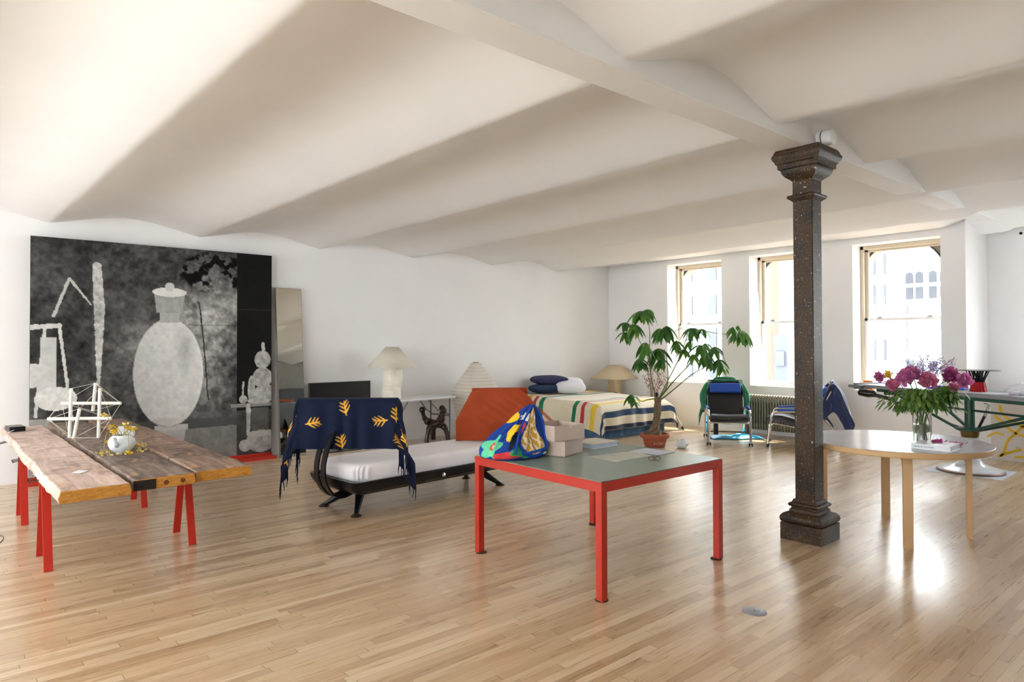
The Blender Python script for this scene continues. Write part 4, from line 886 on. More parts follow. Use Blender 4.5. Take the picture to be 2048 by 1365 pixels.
# carved stool
st_ = thing('carved_stool', 'dark carved wooden stool of interlocked arms under the folding table', 'stool', (6.24, 9.12, 0)); DW = mat('dark_carved_wood', '#2e1c12', .35, var=.35, nscale=14)
for k in range(3):
    a = k * 2.094 + .5; ca, sa = math.cos(a), math.sin(a); cb2, sb = math.cos(a + 2.8), math.sin(a + 2.8)
    q = MB(); q.tube(catmull([(ca * .22, sa * .22, .50), (ca * .20, sa * .20, .42), (ca * .15, sa * .15, .34), (ca * .02 + .05 * sa, sa * .02 - .05 * ca, .28), (cb2 * .12, sb * .12, .25), (cb2 * .18, sb * .18, .15), (cb2 * .21, sb * .21, .0)], 6), [.036] * 2 + [.034] * 6 + [.045] * 4 + [.062] * 8 + [.050] * 8 + [.038] * 9, 10)
    q.ball((ca * .225, sa * .225, .52), .052, 10, 7); q.build('interlocked_arm', DW, st_)
# ================================================================ BED
bd = thing('bed', 'large low bed with a blue denim skirt in the far corner', 'bed', (9.27, 8.45, 0))
MB().bx(-.84, .84, -1.0, 1.04, .20, .56).build('mattress', MATT, bd, bev=.05)
MB().bx(-.80, .80, -.97, 1.03, .02, .20).build('bed_base', mat('dark_base', '#3b3f48', .8), bd, smooth=0)
DEN = mat('blue_denim', '#55779f', .85, var=.25, nscale=7, bump=.2)
def skirt(U, V):
    P = U * 5.2; x = np.where(P < 1.8, -.85, np.where(P < 3.5, -.85 + (P - 1.8), .85)); y = np.where(P < 1.8, .79 - P, np.where(P < 3.5, -1.01, -1.01 + (P - 3.5)))
    w = .008 * np.sin(P * 38); return x + np.where((P < 1.8) | (P > 3.5), w, 0), y + np.where((P >= 1.8) & (P <= 3.5), w, 0), .30 * (1 - V) + .004
gridobj('denim_skirt', 300, 12, skirt, None, DEN, bd)
CRE = '#e2d6bf'
def bl_pos(U, V):
    # U across (left drop, top, right drop), V from head to foot then drop
    hw, hl = .88, 2.05; dl, df = .46, .43
    a = U * (2 * hw + 2 * dl) - dl - hw; eL = np.clip(np.abs(a) - hw, 0, None); sg = np.sign(a)
    v = V * (hl + df); eF = np.clip(v - hl, 0, None)
    rL = np.clip(eL / .06, 0, PI / 2); rF = np.clip(eF / .06, 0, PI / 2)
    x = np.where(eL > 0, sg * (hw + .06 * np.sin(rL) + .14 * np.clip(eL - .06, 0, 1)), a)
    y = 1.05 - np.where(eF > 0, hl + .06 * np.sin(rF) + .10 * np.clip(eF - .06, 0, 1), v)
    both = np.minimum(eL, eF); 
    z = .60 + .05 * np.clip(1 - v / 1.2, 0, 1) - .04 * np.clip((v - 1.6) / .45, 0, 1) ** 2 - np.maximum(eL, eF) * .93 - .45 * both
    fold = .02 * np.sin(a * 17 + np.sin(a * 5)) * np.clip(eF / .3, 0, 1); foldL = .02 * np.sin(v * 13) * np.clip(eL / .3, 0, 1)
    y = y - np.where(eF > 0, .03 + fold, 0) * np.clip(eF / .1, 0, 1); x = x + sg * np.where(eL > 0, .02 + foldL, 0) * np.clip(eL / .1, 0, 1)
    x = x + sg * both * .25; y = y - both * .30
    z = z + .006 * np.sin(a * 6) * np.sin(v * 5) + .012 * (np.exp(-((a + .2) / .3) ** 2) * np.sin(v * 4))
    return x, y, np.maximum(z, .012)
def bl_col(U, V):
    v = V * (2.05 + .43); n = vnoise(U.shape, 30, 8, 3); C = np.zeros(U.shape + (3,)); C[:] = srgb(CRE)
    for a, b_, c_ in ((.10, .20, '#2b3f5e'), (.32, .42, '#e2b928'), (.50, .58, '#b93a3a'), (.66, .76, '#0f7a55'), (1.50, 1.59, '#0f7a55'), (1.69, 1.76, '#b93a45'), (1.90, 2.02, '#e6c531'), (2.15, 2.26, '#24405f'), (2.40, 2.48, '#222c40')): C[(v > a) & (v < b_)] = srgb(c_)
    return C * (1 + .1 * (n - .5))[..., None]
bl = thing('striped_blanket', 'cream wool blanket with green, red, yellow and navy stripes spread over the bed', 'blanket', (9.27, 8.45, 0))
gridobj('blanket_cloth', 320, 300, bl_pos, bl_col, mat_vc('striped_wool', .95, .25, 120, sheen=.3), bl, solid=.006)
def pillow(name, label, x, y, z, rz, w_, d_, h_, m, tilt=0):
    def pos(U, V):
        a = U * 2 * PI; b_ = (V - .5) * PI; k = .42
        cx = np.sign(np.cos(a)) * np.abs(np.cos(a)) ** k; cy = np.sign(np.sin(a)) * np.abs(np.sin(a)) ** k; cb = np.cos(b_) ** .5; 
        edge = np.maximum(np.abs(cx), np.abs(cy)); pin = 1 - .10 * (1 - np.minimum(np.abs(cx), np.abs(cy)))
        n = vnoise(U.shape, 5, int(x * 100) % 50, 3); wv = np.sin(U * PI) ** .5
        return w_ / 2 * cx * cb * pin, d_ / 2 * cy * cb * pin, h_ / 2 * np.sin(b_) * (1 + .3 * (n - .5) * wv) * (1 - .45 * (np.minimum(np.abs(cx), np.abs(cy)) ** 3) * cb ** 4)
    o = gridobj(name, 80, 40, pos, None, m); tag(o, label, 'pillow'); o.location = (x, y, z); o.rotation_euler = (tilt, 0, rz); return o
NV = mat('navy_pillow_cotton', '#1f3454', .85, bump=.1, bscale=20); NV2 = mat('indigo_pillow_cotton', '#2b2f55', .85, bump=.1, bscale=20)
pillow('pillow', 'navy blue pillow lying on the striped bed, lower of the blue pair', 8.83, 9.18, .745, math.radians(-20), .72, .46, .17, NV)
pillow('pillow', 'indigo pillow on top of the navy one against the wall', 8.92, 9.22, .90, math.radians(-24), .74, .48, .16, NV2, .05)
pillow('pillow', 'crumpled white pillow leaning on the two blue pillows', 9.17, 8.93, .80, math.radians(-32), .62, .40, .24, mat('white_pillow_cotton', '#e6e6ee', .9, var=.02, bump=.5, bscale=12), .45)
sg = thing('alarm_clock', 'tiny black clock on the nightstand left of the cone lamp', 'clock', (10.46, 8.92, .50)); MB().bx(-.06, .06, -.02, .02, .0, .1).build('case', BLKM, sg, smooth=0, bev=.006); MB().bx(-.04, .04, -.023, -.02, .03, .08).build('dial', PAPER, sg, smooth=0)
# dried branches behind the bed
db = thing('dried_branches', 'bundle of reddish dried twigs in a jar behind the potted plant', 'plant', (10.63, 8.1, 0)); TW = mat('reddish_twig', '#8d6a62', .8, var=.2)
MB().lathe([(.001, 0), (.1, .0), (.12, .15), (.09, .4), (.06, .46), (.055, .46), (.08, .39), (.11, .15), (.001, .02)], 24, caps=False).build('jar', CER, db)
b = MB(); bb = MB(); R = random.Random(21)
for k in range(26):
    a = R.uniform(0, 6.28); rr_ = R.uniform(.08, .34); h_ = R.uniform(.75, 1.22); p = [(0, 0, .3), (rr_ * .4 * math.cos(a), rr_ * .4 * math.sin(a), .3 + (h_ - .3) * .6), (rr_ * math.cos(a), rr_ * math.sin(a), h_)]
    b.tube(catmull(p, 4), .0028, 4)
    for q in range(5): t = R.uniform(.5, 1); bb.ball((rr_ * t * math.cos(a) + R.gauss(0, .02), rr_ * t * math.sin(a) + R.gauss(0, .02), .3 + (h_ - .3) * t), .011, 4, 3, sq=(1, 1, 1.7))
b.build('twig', TW, db); bb.build('seed_pods', TW, db)['kind'] = 'stuff'
# ================================================================ POTTED TREE
PT = thing('potted_tree', 'tall potted tree with a braided trunk and drooping palmate green leaves', 'plant', (8.45, 6.40, 0))
MB().lathe([(.001, .0), (.145, .0), (.155, .01), (.187, .135), (.187, .14), (.215, .142), (.22, .15), (.222, .195), (.215, .202), (.198, .202), (.19, .15), (.001, .145)], 44, caps=False).build('pot', TERRA, PT)
_b = MB(); CH = [((-.05, .05), (-.035, .085)), ((-.035, .085), (-.03, .05)), ((-.012, .06), (.002, .075)), ((.0, .075), (.005, .052)), ((.02, .085), (.045, .085)), ((.033, .085), (.033, .048)), ((.05, .05), (.056, .075)), ((.056, .075), (.064, .05)), ((.072, .08), (.078, .062)), ((.088, .08), (.072, .045))]
for p_, q_ in CH:
    P_ = []
    for (l_, z_) in (p_, q_): r_ = .157 + (z_ - .01) * .256 + .0015; a_ = math.atan2(-fw.y, -fw.x) + l_ / .165; P_.append((r_ * math.cos(a_), r_ * math.sin(a_), z_))
    _b.tube(P_, .0018, 4)
_b.build('chalk_marks', PAPER, PT)
MB().lathe([(.001, .165), (.19, .16)], 30, caps=False).build('soil', mat('potting_soil', '#3a2a20', .95, bump=.5), PT)
def LP(px, py, dd=0.):   # offsets across, up and in depth, metres
    return Vector((rt.x * px + fw.x * dd, rt.y * px + fw.y * dd, py))
TK = mat('braided_bark', '#75624e', .8, var=.25, nscale=16, bump=.4, bscale=30)
def tk(t): return LP(-.03 + .10 * t + .02 * math.sin(t * 4), .16 + .60 * t)
b = MB()
for k in range(4):
    pts = []; rs = []
    for i in range(40):
        t = i / 39; a = k * PI / 2 + t * 9; rr_ = .032 + .085 * max(0, 1 - t * 3.2) ** 1.5; c_ = tk(t); pts.append(c_ + Vector((rr_ * math.cos(a), rr_ * math.sin(a), 0))); rs.append(.032 - .008 * t + .01 * max(0, 1 - t * 4))
    b.tube(pts, rs, 10)
b.build('braided_trunk', TK, PT)
STM = mat('green_stem', '#5d6b35', .6, var=.2)
k_ = .0078
def q(x, y, dd=0): return LP((1240 + x / 4.548 - 1310) * k_, 1.6 - (610 + y / 4.548 - 687) * k_, dd)
stems = [[(335, 860, 0), (320, 790, .02), (292, 640, .05), (284, 500, .08), (290, 350, .1), (290, 240, .1), (272, 110, .08)], [(286, 560, .07), (240, 440, -.05), (180, 340, -.1), (140, 255, -.12), (100, 200, -.1)], [(340, 870, 0), (408, 760, -.1), (416, 640, -.2), (395, 480, -.25), (375, 400, -.25)], [(350, 870, 0), (450, 700, .1), (560, 500, .15), (640, 310, .2), (650, 230, .2)],
         [(365, 850, 0), (480, 690, -.1), (600, 545, -.2), (660, 430, -.25), (660, 350, -.25)], [(380, 860, 0), (500, 780, .1), (690, 640, .2), (830, 565, .25), (900, 500, .25)], [(640, 320, .2), (720, 330, .15), (790, 420, .1), (860, 400, .1)], [(640, 320, .2), (560, 350, .1), (520, 320, .05)],
         [(640, 240, .2), (580, 215, .15), (520, 245, .1), (440, 215, .1)], [(650, 235, .2), (760, 235, .15), (900, 262, .1), (1020, 270, .1), (1095, 235, .1)], [(335, 850, 0), (250, 855, -.1), (180, 868, -.15), (140, 820, -.15)], [(190, 130, .1), (230, 90, .1)], [(284, 500, .08), (240, 420, .15), (220, 350, .2)], [(408, 760, -.1), (300, 600, -.2), (215, 520, -.25)]]
for s_ in stems:
    pts = catmull([q(*p) for p in s_], 5); MB().tube(pts, [.011 - .007 * i / len(pts) for i in range(len(pts))] if s_[0][1] > 800 else .0045, 7).build('stem', STM, PT)
b = MB(); b.ball(q(338, 815, -.01), .02, 8, 6, sq=(1, 1, 2)); b.build('cut_stub', BLKM, PT)
cl = [(270, 45, 1.05, 0), (185, 65, 1.3, 0), (75, 160, .85, 0), (80, 250, .85, 0), (130, 180, 1.05, 0), (220, 345, .8, 1), (250, 365, 1.25, 0), (190, 490, 1.05, 0), (245, 530, .7, 0), (375, 400, 1.35, 0), (405, 500, .9, 0), (430, 195, 1.25, 0), (400, 215, 1.1, 0), (520, 330, .95, 0), (650, 215, 1.1, 0), (720, 225, .75, 0), (600, 405, .85, 1), (655, 335, .8, 1), (710, 370, 1.1, 0), (795, 430, 1.25, 0), (770, 355, .8, 0), (885, 385, 1.15, 0), (900, 500, .95, 0), (930, 560, .85, 1), (860, 520, .8, 0), (1000, 210, .8, 0), (1110, 240, 1.3, 0), (1075, 250, 1.0, 0), (1120, 190, .5, 0), (130, 825, .85, 0), (125, 870, .5, 0), (170, 230, .6, 2), (640, 450, .8, 1)]
R = random.Random(17)
for i, (x, y, s, kd) in enumerate(cl):
    b = MB(); c_ = q(x, y, R.uniform(-.22, .25)); n = 7 if s > .8 else 5; a0 = R.uniform(0, 6.28)
    for k in range(n):
        a = a0 + 2 * PI * k / n + R.uniform(-.25, .25); el = R.uniform(-.7, .35); leafblade(b, c_, (math.cos(a), math.sin(a), el), s * R.uniform(.23, .31), s * R.uniform(.075, .095), 2.1, 8, fold=.22)
    b.build('leaf_cluster', (LEAF, LEAF if i % 2 else leafmat('mid_green_leaf', '#3c6a24', '#6a9a3a') if 'ml' not in MATS else LEAF, LEAFY)[kd] if kd != 1 else bpy.data.materials.get('mid_green_leaf') or leafmat('mid_green_leaf', '#4a7a28', '#7fa63e'), PT)
cw = MB(); gr = MB().ball((0, 0, 0), .1, 16, 10); R = random.Random(2)
cw.add([Vector(v) * R.uniform(.7, 1.15) for v in gr.v], gr.f); o = tag(cw.build('plastic_wrap', mat('white_plastic_wrap', '#dcdfe4', .3)), 'crumpled white plastic wrap on the floor right of the terracotta pot', 'plastic'); o.location = (8.62, 6.02, .07); o.scale = (1, 1, .75)
# ================================================================ LOUNGE CHAIRS
def lounge(label, x, y, rz, group=None):
    t = thing('lounge_chair', label, 'chair', (x, y, 0), rz)
    # local: faces -y (front), width along x
    w = .31
    sp = [(-.36, .37), (-.33, .395), (-.2, .39), (.05, .32), (.12, .31), (.17, .33), (.33, .61), (.47, .89), (.49, .94)]
    pts = catmull([(0, p[0], p[1]) for p in sp], 6); 
    def pad(i0, i1, nm, th=.035, wd=.28, m=BLACKL):
        b = MB(); P = pts[i0:i1]; vs = []; n = len(P)
        for i, p in enumerate(P):
            d = (P[min(i + 1, n - 1)] - P[max(i - 1, 0)]).normalized(); nn = Vector((0, -d.z, d.y))
            k = math.sin(PI * min(1, (i + .6) / 3) / 2) * math.sin(PI * min(1, (n - i - .4) / 3) / 2)
            for (xx, hh) in ((-wd, -.2), (-wd, .6), (-wd * .93, 1), (0, .86), (wd * .93, 1), (wd, .6), (wd, -.2), (0, -.4)): vs.append(p + Vector((xx, 0, 0)) + nn * hh * th * (.4 + .6 * k))
        fs = [(8 * i + j, 8 * i + (j + 1) % 8, 8 * i + 8 + (j + 1) % 8, 8 * i + 8 + j) for i in range(n - 1) for j in range(8)] + [tuple(range(8))[::-1], tuple(8 * (n - 1) + j for j in range(8))]
        return b.add(vs, fs).build(nm, m, t, smooth=50)
    pad(0, 27, 'seat', .085); pad(26, 49, 'backrest', .035, .265)
    hp = [(0, .36, .82), (0, .40, .90), (0, .445, 1.0)]
    MB().bar((0, .335, .77), (0, .41, .92), .50, .07, (0, 1, 0)).build('head_cushion', BLUEL, t, bev=.02)
    for s in (-1, 1):
        X = s * w
        MB().tube(catmull([(X, -.42, .03), (X, -.39, .3), (X, -.36, .46), (X, -.32, .525), (X, -.2, .54), (X, .1, .545), (X, .32, .49), (X, .48, .33), (X, .56, .10), (X, .58, .03)], 6), .021, 10).build('side_frame', CHROME, t)
        MB().tube(catmull([(X, -.28, .562), (X, -.2, .568), (X, .1, .572), (X, .3, .525), (X, .44, .40)], 6), .018, 10).build('arm_pad', BLUEL, t)
        MB().tube([(X * .9, -.34, .36), (X * .9, .1, .285), (X * .9, .2, .33), (X * .9, .47, .87)], .011, 8).build('seat_rail', CHROME, t)
        for yy in (-.42, .58):
            c_ = MB(); c_.tube([(X - .012, yy, .025), (X - .03, yy, .025)], .025, 16); c_.tube([(X + .012, yy, .025), (X + .03, yy, .025)], .025, 16); c_.tube([(X - .03, yy, .025), (X + .03, yy, .025)], .006, 8); c_.build('caster', BLKM, t)
    MB().tube([(-w, -.41, .16), (w, -.41, .16)], .008, 8).build('crossbar', CHROME, t) if False else None
    MB().tube([(-w, .5, .25), (w, .5, .25)], .01, 8).build('crossbar', BLKM, t); MB().tube([(-w, .2, .14), (w, .2, .14)], .009, 8).build('lower_crossbar', DKBR, t); MB().tube([(-w, -.36, .345), (w, -.36, .345)], .01, 8).build('front_crossbar', CHROME, t)
    MB().box((-.17, .12, .22), (.07, .06, .24)).build('adjuster_box', BLKM, t, smooth=0)
    return t
def cast_frame(fa, fb, depth=.42):
    return None
# chair 1 faces the camera; front casters at (9.14,5.89) and (9.58,5.43)
a1 = math.radians(-54); c1 = lounge('black leather lounge chair with a blue head cushion, facing the camera before the radiator', 9.36 + .42 * .81, 5.66 + .42 * .59, a1)
f2 = Vector((-.756, .654)); a2 = math.atan2(f2.y, f2.x) + PI / 2 + math.radians(12)
ff = Vector((math.cos(a2 - PI / 2), math.sin(a2 - PI / 2))); rr2 = Vector((math.cos(a2), math.sin(a2)))
a2 = math.radians(206); pos2 = Vector((10.19, 4.99))
c2 = lounge('black leather lounge chair seen from the side, partly behind the column', pos2.x, pos2.y, a2)
def jacket(name, label, cat, chair, m, m2, seed, wd=.30):
    t = thing(name, label, cat, chair.location, chair.rotation_euler[2])
    def pos(U, V):
        u = (U - .5) * 2; v = V   # v 0 front hem .. .35 top .. 1 back hem
        s = v - .3; y = .50 + .07 * np.tanh(s * 9) + (.06 if seed != 2 else .26) * np.clip(s, 0, 1) * 1.0 - .24 * np.clip(-s, 0, 1) * .9; z = .99 - np.where(s > 0, s * .80, -s * .55) - .05 * (1 - np.tanh(np.abs(s) * 14)) * 0
        wid = wd * (.82 + .5 * np.clip(np.abs(s) * 2.2, 0, 1)) ; e = np.clip(np.abs(u) - .72, 0, 1)
        th_ = .72 if seed != 2 else .5; e = np.clip(np.abs(u) - th_, 0, 1); x = np.sign(u) * np.minimum(np.abs(u), th_) / th_ * wid * .9 + np.sign(u) * e * (.22 if seed != 2 else .12); z = z - e * (.9 if seed != 2 else .75) * (1 - .3 * np.abs(s)) - .05 * np.abs(u) ** 3
        y = y + .018 * np.sin(u * 12 + v * 5 + seed) * (np.abs(s) > .05) + .01 * np.sin(u * 23 + seed)
        inner = (s < 0) & (np.abs(u) < (.66 if seed != 2 else .45))
        z = np.where(inner, np.maximum(z, .965 + .02 * np.abs(u)), z); y = np.where(inner, np.maximum(y, .455), y)
        return x, y, z
    gridobj('jacket_body', 90, 80, pos, None, m, t, solid=.008)
    b = MB()
    for s in ((-1, 1) if seed != 2 else ()): MB().tube(catmull([(s * wd * .85, .5, .92), (s * (wd + .04 - .07 * (seed == 2)), .5, .76), (s * (wd + .05 - .07 * (seed == 2)), .46 + .07 * (seed == 2), .62), (s * (wd + .03 - .07 * (seed == 2)), .42 + .14 * (seed == 2), .48 if seed != 2 else .34)], 6), [.05] * 7 + [.055] * 6 + [.05] * 6, 12).build('sleeve', m, t)
    MB().tube(catmull([(-wd * .6, .47, .96), (-.12, .5, 1.005), (.12, .5, 1.005), (wd * .6, .47, .96)], 6), [.02] * 19, 10).build('collar', m2, t)
    return t
GRN = mat('emerald_velvet', '#0c7a52', .7, var=.2, sheen=.5); BLV = mat('cobalt_velvet', '#0a2050', .7, var=.3, sheen=.6, nscale=9)
jacket('green_jacket', 'emerald green velvet jacket hung over the back of the camera-facing chair', 'jacket', c1, GRN, GRN, 1)
jacket('blue_jacket', 'cobalt blue velvet jacket hung over the back of the side-on chair', 'jacket', c2, BLV, BLV, 2)
# turquoise cloth under chair 1
def tc(U, V): 
    n = vnoise(U.shape, 5, 31, 3); return (U - .5) * .85, (V - .5) * .34 + .03 * np.sin(U * 9), .012 + .09 * n * np.sin(U * PI) ** .5 * np.sin(V * PI) ** .5
o = gridobj('turquoise_cloth', 60, 40, tc, None, mat('turquoise_nylon', '#1fa3cf', .4, var=.1), None, solid=.004); tag(o, 'turquoise cloth lying on the floor behind the camera-facing chair', 'cloth'); o.location = (10.18, 6.05, 0); o.rotation_euler = (0, 0, math.radians(-41))
# radiator
rd = thing('radiator', 'bronze-grey cast iron column radiator under the middle window', 'radiator', (10.86, 5.72, 0)); RM = mat('radiator_bronze', '#8a8272', .45, metal=.3, var=.06)
for k in range(22):
    y = -.52 + k * 1.04 / 21; s = MB()
    P = [(-.08, .10), (.08, .10), (.08, .66)] + [(.08 * math.cos(a), .66 + .045 * math.sin(a)) for a in np.linspace(.3, PI - .3, 7)] + [(-.08, .66)]
    s.prism(P, -.014, .014, (0, y, 0), Matrix(((1, 0, 0), (0, 0, 1), (0, 1, 0)))); s.build('section', RM, rd, smooth=30, bev=.006)
MB().bx(-.06, .06, -.54, .54, .14, .2).bx(-.06, .06, -.54, .54, .58, .64).build('header_pipe', RM, rd, smooth=0)
for y in (-.5, .5): MB().bx(-.05, .05, y - .02, y + .02, 0, .12).build('foot', RM, rd, smooth=0)
# sheer curtains gathered at the left reveals
for (yy, lab) in ((8.04, 'torn sheer white curtain strip at the left side of the left window'), (6.27, 'torn sheer white curtain strip at the left side of the middle window')):
    def cp(U, V): return .17 * U + .0 * V, -.03 - .05 * U - .10 * V ** 3 * U - .02 * np.sin(U * 12 + V * 4), -V * 1.65 - .03 * np.sin(U * 14)
    o = gridobj('sheer_curtain', 24, 60, cp, None, SHEER); tag(o, lab, 'curtain'); o.location = (11.08, yy, 2.5)
# yellow painted canvas panel
pn = thing('painted_panel', 'pale panel with bold yellow brush strokes leaning on the low wall at right', 'painting', (10.99, 1.95, 0)); 
MB().bx(-.015, .015, -.9, .70, 0, .875).build('panel_board', mat('panel_white', '#d9d1cb', .7, var=.02), pn, smooth=0)
YEL = mat('yellow_paint', '#ecc42c', .6, var=.05)
def stroke(pts, w):
    P = catmull([(-.017, (2.66 - 1.95) - (u * .0095), z) for u, z in pts], 5)
    b = MB()
    for i in range(len(P) - 1): b.bar(P[i], P[i + 1] + (P[i + 1] - P[i]) * .1, w, .003, (1, 0, 0))
    b.build('brush_stroke', YEL, pn, smooth=0)
stroke([(12, .74), (14, .64), (26, .53), (40, .47), (52, .40)], .032); stroke([(5, .60), (14, .52), (26, .40), (44, .33), (52, .28)], .032); stroke([(40, .5), (30, .38), (20, .26), (17, .14), (12, .05)], .032); stroke([(8, .04), (20, .1), (36, .17)], .034); stroke([(-4, .3), (6, .36), (16, .34)], .026); stroke([(28, .06), (40, .07)], .03); stroke([(40, .5), (52, .58), (60, .68)], .03); stroke([(52, .3), (60, .22), (66, .2)], .03); stroke([(60, .4), (75, .5), (90, .6)], .03)
# ================================================================ DRAFTING TABLE
dt = thing('drafting_table', 'long grey-topped drafting table on a green post and white cast base, at right', 'table', (9.72, 2.57, 0), math.radians(-29.5))
# local y runs along the table toward the left end in view
MB().lathe([(.001, .0), (.345, .0), (.355, .012), (.34, .035), (.24, .06), (.15, .10), (.10, .18), (.085, .30), (.095, .42), (.001, .42)], 56, caps=False).build('cast_base', mat('white_enamel', '#dcdfe4', .2, var=.02), dt); MB().lathe([(.356, .0), (.362, .01), (.352, .022), (.345, .022)], 56, caps=False).build('base_trim', mat('copper_trim', '#8a6a5a', .35, metal=.5), dt)
MB().lathe([(.085, .42), (.095, .44), (.10, .5), (.06, .505)], 28).build('bronze_collar', mat('bronze_cup', '#6b5a32', .35, metal=.6), dt)
MB().lathe([(.15, .51), (.16, .515), (.16, .53), (.15, .535)], 32).build('swivel_disc', GREEN, dt); MB().lathe([(.055, .53), (.055, .9)], 28).build('post', GREEN, dt)
MB().tube([(0, .16, .53), (0, .27, .55), (.0, .29, .55)], [.01, .01, .018], 8).build('locking_knob', BLKM, dt)
MB().tube([(.0, -.12, .54), (.03, -.18, .70)], .016, 8).build('crank_rod', BLKM, dt); MB().tube([(.03, -.18, .70), (.05, -.225, .84), (.05, -.16, .85)], [.018, .014, .008], 8).build('crank_lever', mat('steel_lever', '#a9adb0', .3, metal=.7), dt)
TPL = mat('worn_grey_top', '#84868e', .45, var=.1, nscale=6)
MB().bx(-.42, .36, -2.2, 1.46, .955, 1.0).build('tabletop', TPL, dt, smooth=0, bev=.004)
MB().bx(-.40, -.35, -2.1, 1.1, .915, .955).bx(.28, .33, -2.1, 1.1, .915, .955).build('under_rail', GREEN, dt, smooth=0)
MB().bx(-.40, .33, .9, .96, .88, .955).bx(-.40, .33, -1.5, -1.44, .88, .955).bx(-.1, .1, -.2, .2, .89, .955).build('cross_rail', GREEN, dt, smooth=0)
for xx in (-.3, .25):
    for s in (-1, 1): MB().bar((xx * .25, s * .05, .50), (xx, s * (.95 if s > 0 else 1.47), .93), .022, .03).build('brace', GREEN, dt, smooth=0)
MB().tube([(0, 1.0, .76), (0, -1.5, .745)], .014, 8).build('tie_rod', GREEN, dt)
e = MB(); e.bx(-.46, .38, 1.44, 1.48, .93, 1.015); e.bx(-.5, -.44, 1.29, 1.54, .95, .99); e.build('parallel_rule', mat('dull_steel', '#7b7d80', .35, metal=.7), dt, smooth=0, bev=.004)
mt = thing('floor_mat', 'square pale grey mat on the floor under the white cast base', 'mat', (9.72, 2.57, 0)); 
MB().prism([(-.37, .40), (-.375, -.41), (.375, -.40), (.38, .41)], 0, .004).build('mat_sheet', mat('pale_grey_sheet', '#c2c6d2', .6, var=.02), mt, smooth=0)
dt.location.z = .0042
DT = 1.0045
def dpt(x, y, z=0): c_, s_ = math.cos(math.radians(-29.5)), math.sin(math.radians(-29.5)); return (9.72 + x * c_ - y * s_, 2.57 + x * s_ + y * c_, DT + z)
bw = thing('bowl', 'small white bowl on the far left of the drafting table', 'bowl', dpt(.1, 1.28)); MB().lathe([(.03, 0), (.035, .004), (.075, .045), (.082, .07), (.079, .07), (.07, .045), (.03, .012), (.001, .01)], 28, caps=False).build('bowl_shell', CER, bw)
b = MB(); R = random.Random(9)
for k in range(12): b.ball((R.gauss(0, .025), R.gauss(0, .025), .06 + R.random() * .02), .014, 6, 4)
q_ = b.build('contents', mat('bluish_beads', '#6a7bb5', .4), bw); q_['label'] = 'bluish small pieces'; q_['kind'] = 'stuff'
bc = thing('blue_cloth', 'crumpled bright blue cloth on the drafting table behind the peonies', 'cloth', dpt(-.1, .22))
gridobj('cloth', 40, 24, lambda U, V: ((V - .5) * .2, (U - .5) * .42, .004 + .06 * vnoise(U.shape, 5, 77, 3) * np.sin(U * PI) ** .4 * np.sin(V * PI) ** .4), None, mat('bright_blue_cotton', '#2346b4', .7), bc, solid=.003)
for i, (x, y, w_, l, lab, cc) in enumerate(((-.15, 1.15, .3, .6, 'pale blue paper at the left end of the drafting table', '#b4bed8'), (-.2, .6, .28, .4, 'white paper on the drafting table behind the left peonies', '#d8dbe4'), (-.2, -.45, .3, .42, 'white paper under the black and red trivet', '#dcdce4'), (-.2, -1.0, .32, .5, 'white paper under the crumpled tissue at right', '#e2e0e8'))):
    o = MB().bx(-w_ / 2, w_ / 2, -l / 2, l / 2, 0, .0012).build('paper_sheet', mat('sheet%d' % i, cc, .6, var=.03), smooth=0); tag(o, lab, 'paper'); o.location = dpt(x, y, .0004 + i * .0); o.rotation_euler = (0, 0, math.radians(-29.5 + (4, -5, 8, -6)[i]))
tv_ = thing('bristle_stand', 'black and red bundled-leg stand with a flat black disc top on the drafting table', 'stand', dpt(-.12, -.24, .0018)); RB = mat('red_tips', '#c2202a', .4); R = random.Random(5)
b1_ = MB(); b2_ = MB()
for k in range(34):
    a = k * 2.39996; r0 = .09 * math.sqrt((k + .5) / 34); p0 = Vector((r0 * math.cos(a), r0 * math.sin(a), 0)); p1 = Vector((p0.x * .72 + R.gauss(0, .004), p0.y * .72 + R.gauss(0, .004), .115)); p2 = Vector((r0 * 1.35 * math.cos(a + .5), r0 * 1.35 * math.sin(a + .5), .253))
    b2_.tube([p0, p1], [.011, .009], 6); b1_.tube([p1, p2], .006, 6)
b1_.build('black_rods', BLKM, tv_); b2_.build('red_tips', RB, tv_); MB().lathe([(.225, .253), (.228, .256), (.225, .259)], 48).build('top_disc', BLKM, tv_)
b = MB(); gr = MB().ball((0, 0, 0), .11, 18, 12); b.add([Vector(v) * R.uniform(.75, 1.2) for v in gr.v], gr.f); o = tag(b.build('crumpled_tissue', mat('white_tissue', '#e9e9f0', .8), smooth=0), 'crumpled white tissue paper near the right end of the drafting table', 'tissue'); o.location = dpt(-.15, -.82, .062); o.scale = (1.0, 1.4, .62)
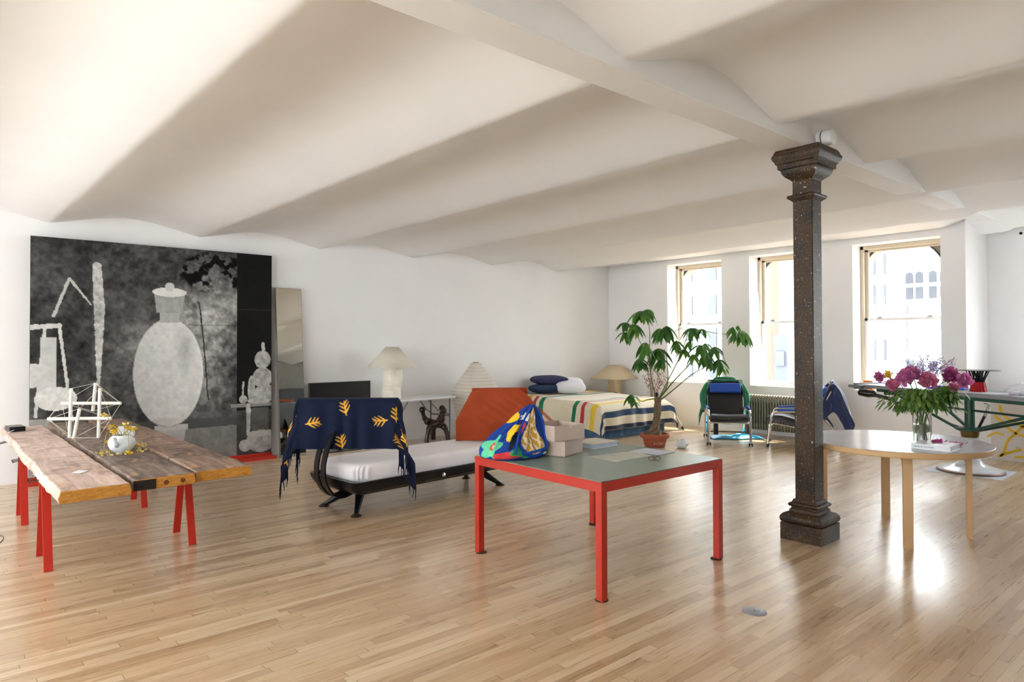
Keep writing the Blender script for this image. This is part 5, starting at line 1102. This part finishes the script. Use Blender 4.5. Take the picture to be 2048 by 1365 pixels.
# black arm lamp hanging below the left end
al = thing('clamp_lamp', 'glossy black folded arm clamped under the left end of the drafting table', 'lamp', dpt(-.30, .84, -.05))
MB().bar((0, 0, .0), (-.0, .03, -.17), .035, .035).build('clamp', BLKM, al, smooth=0, bev=.006); MB().bar((0, .02, -.14), (0, .32, -.075), .07, .045).build('arm', BLACKL, al, bev=.012); MB().tube([(0, .28, -.07), (0, .36, -.065), (0, .48, -.05), (0, .5, -.05)], [.045, .06, .05, .03], 12).build('lamp_head', mat('gloss_black', '#111216', .12), al)
# lilac branches in a slim jar
lv = thing('lilac_branches', 'wispy lilac branches in a slim jar on the drafting table before the right window', 'plant', dpt(-.05, .55)); R = random.Random(30)
MB().lathe([(.001, 0), (.035, 0), (.035, .12), (.03, .12), (.03, .01), (.001, .01)], 20, caps=False).build('jar', GLASS, lv)
b = MB(); bb = MB()
for k in range(22):
    a = R.uniform(0, 6.28); r_ = R.uniform(.1, .30); h_ = R.uniform(.2, .42); P = catmull([(0, 0, .02), (r_ * .35 * math.cos(a), r_ * .35 * math.sin(a), h_ * .6), (r_ * math.cos(a), r_ * math.sin(a), h_)], 4); b.tube(P, .0018, 4)
    for q_ in range(22): i = R.randrange(5, len(P)); p = P[i]; bb.ball((p.x + R.gauss(0, .018), p.y + R.gauss(0, .018), p.z + R.gauss(0, .02)), .007, 4, 3)
b.build('branch', TW, lv); bb.build('blossoms', transl('lilac_petal', '#a88ac0', .3), lv)['kind'] = 'stuff'
# things on the sill of the right window
for nm, lab, yy, cc, w_, h_ in (('amber_box', 'translucent amber box on the sill at the left of the right window', 4.30, '#c47a2a', .13, .16), ('green_jar', 'small pale mint jar beside the amber box on the window sill', 4.43, '#a9d8c4', .07, .14)):
    t = thing(nm, lab, 'box' if nm[0] == 'a' else 'jar', (11.16, yy, ZS)); m_ = transl(nm, cc, .5, .3)
    if nm[0] == 'a': MB().bx(-.05, .05, -w_ / 2, w_ / 2, 0, h_ * .7).build('body', m_, t, smooth=0, bev=.008); MB().bx(-.052, .052, -w_ / 2 - .002, w_ / 2 + .002, h_ * .7, h_).build('lid', m_, t, smooth=0, bev=.008)
    else: MB().lathe([(.03, 0), (.035, .01), (.035, .10), (.02, .12)], 20).build('body', m_, t); MB().lathe([(.022, .12), (.022, .14)], 20).build('cap', WHITE, t)
